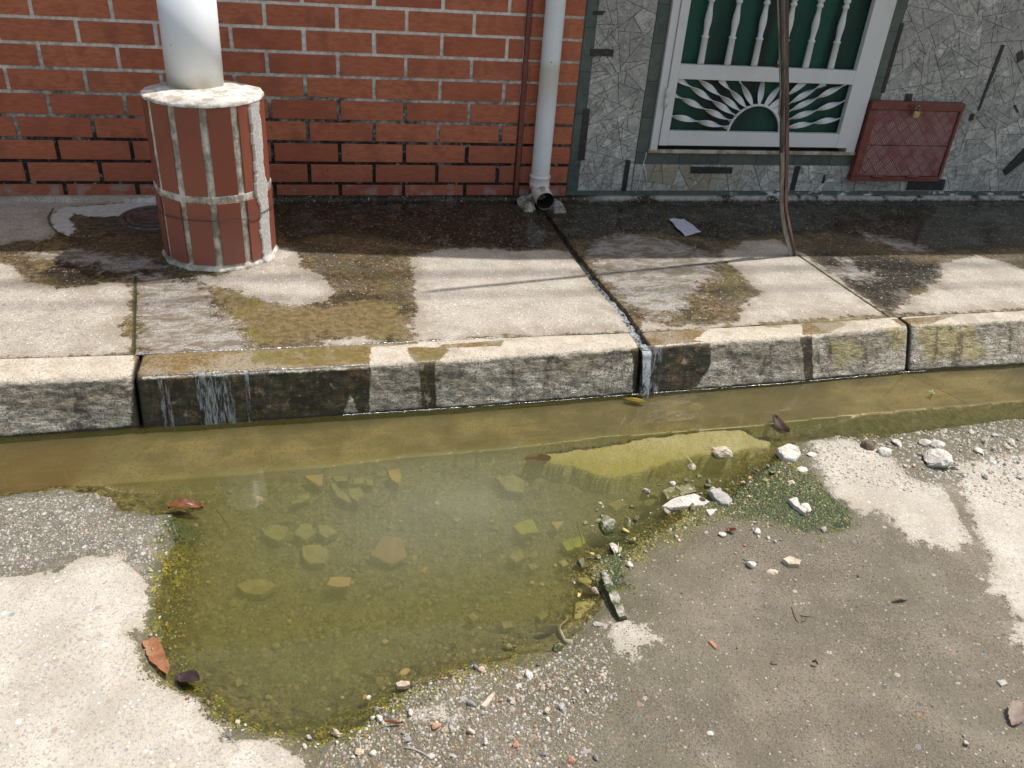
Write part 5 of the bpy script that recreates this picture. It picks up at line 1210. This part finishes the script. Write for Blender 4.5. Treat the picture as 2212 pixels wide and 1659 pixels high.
flat_piece([(634, 1134), (646, 1112), (668, 1110), (682, 1130), (660, 1146)], 'olive', 'angular olive stone in the trio under water on the left', .016, seed=30, lift=.016)
flat_piece([(684, 1112), (706, 1112), (728, 1128), (702, 1140), (688, 1132)], 'olive', 'wedge shaped olive stone right of the angular one', .016, seed=31, lift=.016)
flat_piece([(560, 1118), (600, 1108), (622, 1118), (612, 1140), (596, 1146), (570, 1134)], 'olive', 'broad rounded olive stone left of the angular one', .014, seed=32, lift=.012)
flat_piece([(650, 1152), (690, 1150), (708, 1162), (700, 1190), (668, 1192), (652, 1176)], 'olive', 'broad flat olive stone below the wedge shaped one', .010, seed=33, lift=.012)
flat_piece([(505, 1240), (530, 1226), (570, 1226), (596, 1240), (560, 1260), (525, 1256)], 'olive', 'large pale stone faint in the murky water on the left', .012, seed=34, lift=.012)
flat_piece([(1108, 1124), (1142, 1108), (1152, 1108), (1168, 1136), (1126, 1141)], 'lime', 'bright green algae covered square tile under water', .010, 'tile_fragment', 'tile fragment', seed=35, lift=.034)
flat_piece([(1192, 1110), (1222, 1106), (1206, 1126)], 'tan', 'tan triangular fragment right of the bright green tile', .008, 'tile_fragment', 'tile fragment', seed=36, lift=.026)
flat_piece([(1214, 1150), (1232, 1144), (1262, 1136), (1270, 1150), (1256, 1160), (1226, 1170)], 'lime', 'yellow green slab under water beside the lumpy rock', .014, seed=37, lift=.014)
flat_piece([(1100, 1186), (1108, 1174), (1130, 1174), (1136, 1186), (1116, 1196)], 'olive', 'oval olive stone under water below the bright green tile', .016, seed=38, lift=.018)
flat_piece([(1140, 1196), (1158, 1192), (1168, 1202), (1150, 1208)], 'olive', 'small olive stone right of the oval one under water', .012, seed=39, lift=.016)
flat_piece([(1206, 1200), (1222, 1196), (1232, 1206), (1218, 1214)], 'olive', 'small olive stone nearer the lumpy rock under water', .012, seed=40, lift=.010)
flat_piece([(800, 1176), (826, 1134), (868, 1140), (880, 1180), (842, 1196)], 'rose', 'large dull pink tile barely visible in the milky water', .008, 'tile_fragment', 'tile fragment', seed=41, lift=.022)
flat_piece([(1070, 1012), (1110, 1006), (1136, 1018), (1132, 1046), (1096, 1040)], 'olive', 'pale broad stone in the milky water by the sunken slab', .010, seed=42, lift=.022)
flat_piece([(1316, 1064), (1342, 1052), (1360, 1064), (1336, 1078)], 'olive', 'olive chip in the channel between slab and rock', .010, seed=43, lift=.010)
flat_piece([(1084, 1318), (1106, 1316), (1112, 1330), (1090, 1334)], 'olive', 'faint square stone in the lower right of the puddle', .010, seed=44, lift=.014)
flat_piece([(1160, 1305), (1176, 1296), (1190, 1306), (1172, 1318)], 'olive', 'faint pointed stone in the lower right of the puddle', .010, seed=45, lift=.012)
flat_piece([(1010, 1310), (1022, 1302), (1036, 1312), (1024, 1324)], 'olive', 'lighter stone right of centre low in the puddle', .012, seed=46, lift=.018)
flat_piece([(1244, 1294), (1290, 1286), (1296, 1330), (1240, 1330)], 'olive', 'broad olive slab in shallow water at the puddle corner', .008, z=-.020, seed=47, lift=.0)
rock(1262, 1252, 40, 24, 'olive', 'olive rounded slab at the puddle edge above the corner', 60, .4, z=-.01)
rock(787, 1503, 14, 16, 'ochre', 'small amber stone in the shallow lower margin', 61, .5, z=-.006); rock(796, 1506, 16, 16, 'white', 'small pale pebble beside the amber stone', 62, .6, z=-.004)

# scattered pebbles: one mesh per shape, copied
pebble_src = {}
def pebble_mesh(mat, i):
    k = (mat, i)
    if k not in pebble_src:
        bm = rock_bm(1, .8, .62, 300 + i * 7 + len(mat), 12, .10); me = bpy.data.meshes.new('pebble'); bm.normal_update(); bm.to_mesh(me); bm.free(); me.materials.append(SM[mat]); pebble_src[k] = me
    return pebble_src[k]
rp = random.Random(77); CN = dict(white='whitish', grey='grey', beige='beige', blue='dark blue grey', brick='orange brick', brown='brown', ochre='golden', olive='olive', mossy='mossy', moss2='dark mossy', lime='yellow green', tan='tan', rose='pinkish')
def scatter(poly, n, smin, smax, mats, label, group, cat='pebble', name='pebble', power=2.2, floor=-1):
    w = PZ(poly); lo = w.min(0); hi = w.max(0); k = 0; tries = 0
    while k < n and tries < n * 60:
        tries += 1; x = rp.uniform(lo[0], hi[0]); y = rp.uniform(lo[1], hi[1])
        if sdf(np.array([x]), np.array([y]), w)[0] < 0: continue
        s = smin + (smax - smin) * rp.random() ** power; z = max(floor, bed_z(x, y))
        mt = rp.choice(mats); o = bpy.data.objects.new(name, pebble_mesh(mt, rp.randrange(5))); col.objects.link(o)
        o.location = (x, y, z + s * .16); o.scale = (s, s * rp.uniform(.7, 1.1), s * rp.uniform(.7, 1.1)); o.rotation_euler = (rp.uniform(-.3, .3), rp.uniform(-.3, .3), rp.uniform(0, 6.28))
        tag(o, label.replace('stone', CN[mt] + ' stone', 1), cat, group); k += 1
scatter([(840, 1500), (960, 1455), (1080, 1430), (1180, 1420), (1300, 1480), (1250, 1600), (1300, 1659), (700, 1659), (680, 1610)], 86, .009, .030, ['white', 'grey', 'beige', 'blue', 'white', 'grey', 'beige', 'white', 'brick'],
        'small stone in the gravel bank along the lower edge of the puddle', 'gravel bank stones')
scatter([(1850, 955), (1960, 948), (2212, 930), (2212, 1100), (2120, 1060), (1960, 1040), (1880, 985)], 72, .010, .034, ['white', 'white', 'white', 'beige', 'grey'],
        'rubble stone scattered over the dry patch right of the moss', 'pale rubble stones')
scatter([(1330, 1210), (1430, 1140), (1640, 1125), (1700, 1170), (1640, 1200), (1400, 1240)], 34, .008, .020, ['white', 'beige', 'grey', 'brick'],
        'small stone on the damp gravel below the moss', 'stones below the moss')
scatter([(1300, 1250), (2050, 1220), (2200, 1500), (2212, 1659), (1300, 1659), (1330, 1400)], 30, .006, .013, ['white', 'grey', 'beige', 'brick', 'brown'],
        'tiny stone lying alone on the wide damp concrete', 'tiny stones on damp concrete', power=2.8)
scatter([(380, 1500), (450, 1560), (500, 1610), (620, 1600), (680, 1640), (790, 1600), (700, 1590), (520, 1560), (420, 1490)], 24, .009, .022, ['grey', 'blue', 'beige', 'brick', 'white'],
        'wet stone wedged between the pale slab and the puddle', 'wet stones at the slab edge')
scatter([(325, 1240), (372, 1150), (380, 1250), (350, 1340), (345, 1450), (305, 1440), (325, 1330)], 18, .008, .017, ['grey', 'beige', 'olive', 'white'],
        'wet stone at the broken left edge of the puddle', 'wet stones at the left edge')

# fine grit: too small and too many to count
def grit(name, n, smin, smax, poly_w, mat, seed, label, dens=None):
    r = np.random.default_rng(seed); lo = poly_w.min(0); hi = poly_w.max(0)
    x = r.uniform(lo[0], hi[0], n * 4); y = r.uniform(lo[1], hi[1], n * 4); d = sdf(x, y, poly_w) + fbm(x, y, 6, 3, seed) * .06; m = d > 0; x = x[m][:n]; y = y[m][:n]; n = len(x)
    z = road_height(x, y)[0]; s = smin + (smax - smin) * r.random(n) ** 3
    an = np.arange(5) * 2 * math.pi / 5
    base = np.concatenate([np.stack([np.cos(an), np.sin(an), an * 0 - .15], -1), np.stack([np.cos(an) * .66, np.sin(an) * .66, an * 0 + .42], -1)]) * .5
    f = np.array([[k, (k + 1) % 5, 5 + (k + 1) % 5] for k in range(5)] + [[k, 5 + (k + 1) % 5, 5 + k] for k in range(5)] + [[5, 6, 7], [5, 7, 8], [5, 8, 9]])
    a = r.uniform(0, 6.28, n); ca, sa = np.cos(a), np.sin(a)
    v = base[None] * (1 + r.uniform(-.32, .32, (n, 10, 3))) * s[:, None, None]
    X = v[..., 0] * ca[:, None] - v[..., 1] * sa[:, None] + x[:, None]; Y = v[..., 0] * sa[:, None] + v[..., 1] * ca[:, None] + y[:, None]; Z = v[..., 2] + (z + s * .05)[:, None]
    co = np.stack([X, Y, Z], -1).reshape(-1, 3); F = (f[None] + (np.arange(n) * 10)[:, None, None]).reshape(-1, 3)
    me = bpy.data.meshes.new(name); me.vertices.add(len(co)); me.vertices.foreach_set('co', co.ravel()); me.loops.add(F.size); me.loops.foreach_set('vertex_index', F.ravel())
    me.polygons.add(len(F)); me.polygons.foreach_set('loop_start', np.arange(0, F.size, 3)); me.polygons.foreach_set('loop_total', np.full(len(F), 3)); me.update(); me.validate()
    at = me.attributes.new('cv', 'FLOAT', 'POINT'); at.data.foreach_set('value', np.repeat(r.random(n), 10).astype(np.float32))
    return tag(link(name, me, mat), label, None, None, 'stuff')
def grit_mat(name, pal, rough=.8):
    g = G(name); c = g.ramp(g.att('cv'), pal, True); n = g.noise(300, 2); return g.pbr(g.mix(n.ss(.3, .7) * .5, c, (.12, .10, .07)), rough)
M_g1 = grit_mat('grit_mixed', [(0, (.42, .39, .33)), (.25, (.25, .22, .17)), (.45, (.56, .53, .48)), (.6, (.16, .13, .09)), (.75, (.31, .31, .305)), (.90, (.38, .29, .20)), (.98, (.40, .23, .15))])
M_g2 = grit_mat('grit_pale', [(0, (.48, .45, .39)), (.4, (.56, .53, .47)), (.7, (.40, .36, .29)), (.9, (.34, .34, .34))])
M_g5 = grit_mat('moss_flake', [(0, (.010, .042, .002)), (.35, (.030, .100, .005)), (.65, (.004, .015, .001)), (.88, (.12, .13, .010))], .50)
M_g3 = grit_mat('grit_damp', [(0, (.17, .145, .105)), (.5, (.11, .095, .065)), (.75, (.26, .235, .18)), (.9, (.40, .37, .31)), (.97, (.36, .19, .11))])
M_g4 = grit_mat('grit_mossy', [(0, (.08, .09, .015)), (.3, (.03, .05, .006)), (.55, (.20, .18, .04)), (.80, (.40, .37, .28)), (.88, (.14, .12, .04))], .3)
grit('gravel', 5200, .0025, .0105, PZ([(800, 1540), (930, 1470), (1180, 1415), (1290, 1370), (1330, 1480), (1280, 1700), (640, 1700), (680, 1600)]), M_g1, 5, 'mixed fine gravel along the lower bank of the puddle')
grit('gravel', 4200, .003, .013, PZ([(1730, 955), (1960, 935), (2300, 900), (2300, 1120), (2080, 1080), (1950, 1060), (1800, 1060)]), M_g2, 6, 'pale crushed gravel over the dry patch on the right')
grit('gravel', 13000, .0016, .0062, PZ([(1300, 1240), (1450, 1150), (1700, 1140), (2050, 1200), (2300, 1600), (2300, 1760), (700, 1760), (850, 1560), (1200, 1420)]), M_g3, 7, 'fine brown grit on the wide damp concrete')
grit('gravel', 4500, .002, .0095, PZ([(1290, 1240), (1420, 1160), (1560, 1115), (1700, 1150), (1840, 1150), (1790, 1080), (1720, 990), (1660, 1020), (1740, 1110), (1620, 1090), (1500, 1100), (1380, 1150), (1270, 1230)]), M_g4, 8, 'wet mossy grit along the green margin')
grit('gravel', 3000, .002, .0095, PZ([(-200, 1080), (240, 1075), (262, 1110), (372, 1112), (360, 1200), (330, 1260), (180, 1215), (-200, 1275)]), M_g1, 9, 'coarse grit on the worn concrete at the left')
grit('gravel', 2600, .002, .0085, PZ([(372, 1130), (390, 1200), (370, 1300), (360, 1440), (440, 1520), (560, 1565), (690, 1590), (620, 1620), (480, 1580), (320, 1470), (310, 1400), (340, 1260)]), M_g4, 10, 'wet grit between the left slab and the puddle')
grit('gravel', 5200, .004, .019, PZ([(560, 1020), (1000, 1000), (1350, 1050), (1290, 1230), (1270, 1360), (1000, 1420), (800, 1480), (560, 1500), (420, 1400), (420, 1150)]), grit_mat('grit_sunken', [(0, (.20, .18, .07)), (.4, (.14, .125, .045)), (.7, (.28, .25, .11)), (.92, (.36, .30, .13))]), 12, 'small sunken stones over the puddle bed')

scatter([(1235, 1320), (1245, 1180), (1280, 1090), (1430, 1040), (1560, 1020), (1690, 1000), (1700, 1060), (1560, 1110), (1460, 1160), (1350, 1235), (1300, 1320)], 80, .012, .042, ['olive', 'moss2', 'mossy', 'ochre', 'beige', 'moss2', 'brown', 'white'], 'wet stone in the mossy shallows at the right end of the puddle', 'stones in the mossy shallows', floor=-.003, name='mossy_stone', cat='stone')
for i_, m_ in enumerate(MOSS): grit('moss', (2600, 9000, 1100, 2000, 900)[i_], .003, .010, m_, M_g5, 40 + i_, ('dark moss under shallow water behind the long pale slab', 'large patch of dark wet moss beside the pale dry patch', 'small clump of moss by the rust brown leaf', 'dark moss round the lumpy rock', 'moss at the top of the broken concrete ridge')[i_])
sst = [(480, 1020), (640, 1010), (1000, 1000), (1120, 1060), (1290, 1100), (1280, 1300), (1200, 1380), (1000, 1430), (850, 1480), (620, 1540), (430, 1440), (400, 1220), (420, 1100)]
scatter(sst, 95, .014, .042, ['olive', 'olive', 'olive', 'tan', 'rose'], 'sunken stone lying on the bed of the puddle', 'sunken stones on the puddle bed', power=2.0, name='sunken_stone', cat='stone')

grit('gravel', 3600, .003, .013, PZ([(1240, 1330), (1230, 1180), (1280, 1080), (1420, 1030), (1560, 990), (1700, 975), (1780, 1060), (1560, 1110), (1460, 1160), (1350, 1240)]), grit_mat('grit_golden', [(0, (.26, .22, .05)), (.25, (.10, .10, .02)), (.45, (.34, .28, .09)), (.6, (.04, .05, .01)), (.8, (.20, .17, .04)), (.94, (.45, .42, .32))], .4), 14, 'golden and dark wet rubble in the mossy shallows')

# ------------------------------------------------------------------ leaves, litter
def leaf_mat(name, a, b, coat=0.0):
    g = G(name); n = g.noise(40, 4, .6); n2 = g.noise(140, 3, .6); c = g.mix(n.ss(.35, .65), a, b); c = g.mix(n2.ss(.62, .7) * .6, c, (a[0] * .35, a[1] * .35, a[2] * .35))
    return g.pbr(c, .55, g.bump(n2, .002, .6), coat=coat, coat_r=.15)
def leaf(p0, p1, width, mat, label, z=None, curl=.004, seed=1, name='leaf', cat='leaf', prof=None, torn=False, lift=.003):
    a = onz(*p0, 0); b = onz(*p1, 0); d = Vector((b[0] - a[0], b[1] - a[1], 0)); L = d.length; d.normalize(); s = Vector((-d.y, d.x, 0)); r = random.Random(seed)
    W = width * L; n = 16; bm = bmesh.new(); rows = []
    zb = (max(bed_z(a[0], a[1]), bed_z(b[0], b[1])) if z is None else z) + lift
    o0 = Vector((a[0], a[1], 0))
    for i in range(n + 1):
        t = i / n; hw = W * .5 * (math.sin(math.pi * min(1, t * .93 + .04)) ** .75 if not prof else np.interp(t, *prof)); row = []
        for k in (-1, -.5, 0, .5, 1):
            jag = r.uniform(.72, 1.0) if (torn and abs(k) == 1) else 1.0
            p = o0 + d * L * t + s * hw * k * jag
            p.z = zb + curl * (k * k * 1.4) + curl * 1.2 * math.sin(t * 5 + seed) + r.uniform(-.0004, .0004) + curl * 1.6; row.append(bm.verts.new(p))
        rows.append(row)
    for A, B in zip(rows[:-1], rows[1:]):
        for k in range(4): bm.faces.new([A[k], A[k + 1], B[k + 1], B[k]])
    if not torn: tube(bm, [rows[0][2].co.copy(), rows[0][2].co - d * L * .12], .0010, 5)
    bmesh.ops.solidify(bm, geom=bm.faces[:], thickness=.0006) if hasattr(bmesh.ops, 'solidify') else None
    o = from_bm(name, bm, mat, smooth=True); return tag(o, label, cat)
ML1 = leaf_mat('leaf_dark_brown', (.060, .028, .020), (.10, .055, .042)); ML2 = leaf_mat('leaf_orange', (.42, .18, .075), (.55, .30, .17)); ML3 = leaf_mat('leaf_yellow', (.42, .28, .03), (.50, .36, .06)); ML4 = leaf_mat('leaf_rust', (.20, .06, .02), (.38, .14, .04), .5)
ML5 = leaf_mat('leaf_purple', (.055, .03, .03), (.12, .075, .08), .5); ML6 = leaf_mat('leaf_pale', (.36, .27, .22), (.46, .37, .32)); ML7 = leaf_mat('leaf_maroon', (.13, .055, .035), (.17, .07, .045))
leaf((1668, 906), (1702, 941), .42, ML1, 'dark brown curled leaf on the shallow gutter at the right', z=-.004, seed=2, curl=.006)
leaf((322, 1388), (366, 1468), .30, ML2, 'long orange brown dry leaf at the left edge of the puddle', seed=3, torn=True, prof=([0, .1, .5, .8, 1], [.7, .9, 1, .7, .05]), lift=.0, z=.006, curl=.003)
leaf((384, 1463), (432, 1478), .62, ML5, 'dark purple folded leaf half in the water near the lower left', seed=4, curl=.005, z=-.002)
leaf((1350, 860), (1396, 867), .34, ML3, 'yellow leaf floating under the kerb outflow', z=-.006, seed=5, curl=.001)
leaf((364, 1104), (440, 1098), .40, ML4, 'wet rust brown leaf at the upper left of the puddle', z=-.004, seed=6, curl=.007)
leaf((1133, 992), (1190, 986), .60, ML7, 'round maroon leaf under water on the yellow slab', z=-.004, seed=7, curl=.001, lift=.0)
leaf((1164, 1356), (1206, 1346), .50, ML1, 'blackish leaf under water beside the pale strip', z=-.022, seed=8, curl=.002)
leaf((1256, 1266), (1284, 1284), .55, ML1, 'small dark leaf under water at the puddle corner', z=-.006, seed=9, curl=.001)
leaf((1566, 1158), (1586, 1162), .60, ML4, 'tiny red brown leaf beside the smooth white oval pebble', seed=10, curl=.003)
leaf((2178, 1580), (2196, 1532), .55, ML6, 'torn pale leaf in the lower right corner', seed=11, torn=True, curl=.004)
leaf((1748, 1445), (1762, 1450), .6, ML1, 'tiny dark leaf scrap right of the broken clod', seed=12, curl=.003, torn=True)
leaf((1924, 1310), (1956, 1306), .3, ML6, 'tiny pale leaf scrap near the white patch', seed=13, curl=.003, torn=True)
leaf((830, 1574), (872, 1574), .16, ML4, 'thin reddish leaf sliver on the gravel bank', seed=14, curl=.003, torn=True)
def twig(pts, rad, mat, label, name='twig', z=None):
    bm = bmesh.new(); P_ = []
    for u, v in pts: c = onz(u, v, 0); P_.append((c[0], c[1], (bed_z(c[0], c[1]) if z is None else z) + rad * 1.1))
    tube(bm, P_, [rad] * (len(P_) - 1) + [rad * .5], 7); return tag(from_bm(name, bm, mat), label, 'twig')
g = G('grey_twig'); n = g.noise(60, 4); M_tw = g.pbr(g.mix(n, (.22, .20, .17), (.46, .44, .40)), .8); g = G('dark_twig'); M_td = g.pbr((.03, .022, .014), .7)
twig([(873, 1628), (890, 1630), (910, 1638), (928, 1650)], .0022, M_tw, 'grey curved twig on the gravel near the bottom edge')
twig([(1706, 1322), (1710, 1336), (1716, 1350), (1722, 1356)], .0010, M_td, 'thin curved dark stem standing on the damp concrete')
twig([(1726, 1355), (1736, 1352), (1738, 1344)], .0009, M_td, 'short dark stem beside the thin curved one', )
twig([(1725, 1341), (1748, 1344)], .0012, M_td, 'straight dark splinter on the damp concrete')
twig([(466, 1090), (484, 1115), (500, 1142)], .0022, M_td, 'dark sunken twig near the rust brown leaf', z=-.02)
twig([(2158, 1380), (2180, 1385), (2200, 1386)], .0009, M_tw, 'pale straw near the right edge')
g = G('pale_rag'); n = g.noise(30, 4); M_rag = g.pbr(g.mix(n, (.22, .20, .13), (.38, .36, .26)), .8)
bm = bmesh.new(); P_ = []
for u, v in ((1222, 1322), (1226, 1330), (1210, 1345), (1208, 1358), (1214, 1372), (1220, 1384), (1236, 1392)): c = onz(u, v); P_.append((c[0], c[1], min(-.004, bed_z(c[0], c[1]) + .012)))
P_[-1] = (P_[-1][0], P_[-1][1], .006); tube(bm, P_, .0075, 8, flat=.45); tag(from_bm('plastic_strip', bm, M_rag), 'pale twisted plastic strip in the shallow water at the lower right', 'plastic strip')
# paper and tiny plant
g = G('wet_paper'); n = g.noise(60, 4); M_pap = g.pbr(g.mix(n.ss(.4, .6), (.46, .47, .56), (.62, .63, .70)), .35, g.bump(n, .004, .6), coat=.6, coat_r=.1)
w = PZ([(1444, 476), (1478, 474), (1514, 504), (1478, 512)], HS); bm = bmesh.new(); n = 10; gv = [[None] * (n + 1) for _ in range(n + 1)]
for i in range(n + 1):
    for j in range(n + 1):
        s, t = i / n, j / n; p = (w[0] * (1 - s) + w[1] * s) * (1 - t) + (w[3] * (1 - s) + w[2] * s) * t
        gv[i][j] = bm.verts.new((p[0] + .004 * math.sin(9 * t + i), p[1] + .004 * math.sin(7 * s + j), HS + .006 + .003 * math.sin(5 * s + 3 * t) + rnd.uniform(-.001, .001)))
for i in range(n):
    for j in range(n): bm.faces.new([gv[i][j], gv[i + 1][j], gv[i + 1][j + 1], gv[i][j + 1]])
tag(from_bm('scrap_paper', bm, M_pap, smooth=True), 'wet bluish white paper scrap on the dark pavement below the window', 'paper')
g = G('weed_green'); M_weed = g.pbr((.16, .30, .10), .5); wc = onz(2012, 853, 0); bm = bmesh.new()
for k in range(7):
    a = k * .95; r0 = .006 + .003 * (k % 3); c = Vector((wc[0] + r0 * math.cos(a), wc[1] + r0 * math.sin(a), .010 + .004 * (k % 2))); d = Vector((math.cos(a), math.sin(a), .25)); s = Vector((-math.sin(a), math.cos(a), 0))
    q = [c - d * .005, c - d * .002 + s * .002, c + d * .0025 + s * .0027, c + d * .0055, c + d * .0025 - s * .0027, c - d * .002 - s * .002]; bm.faces.new([bm.verts.new(p) for p in q])
    tube(bm, [(wc[0], wc[1], -.01), tuple(c - d * .008)], .0008, 4)
tag(from_bm('weed_plant', bm, M_weed), 'tiny green weed growing from the gutter joint at the right', 'plant')
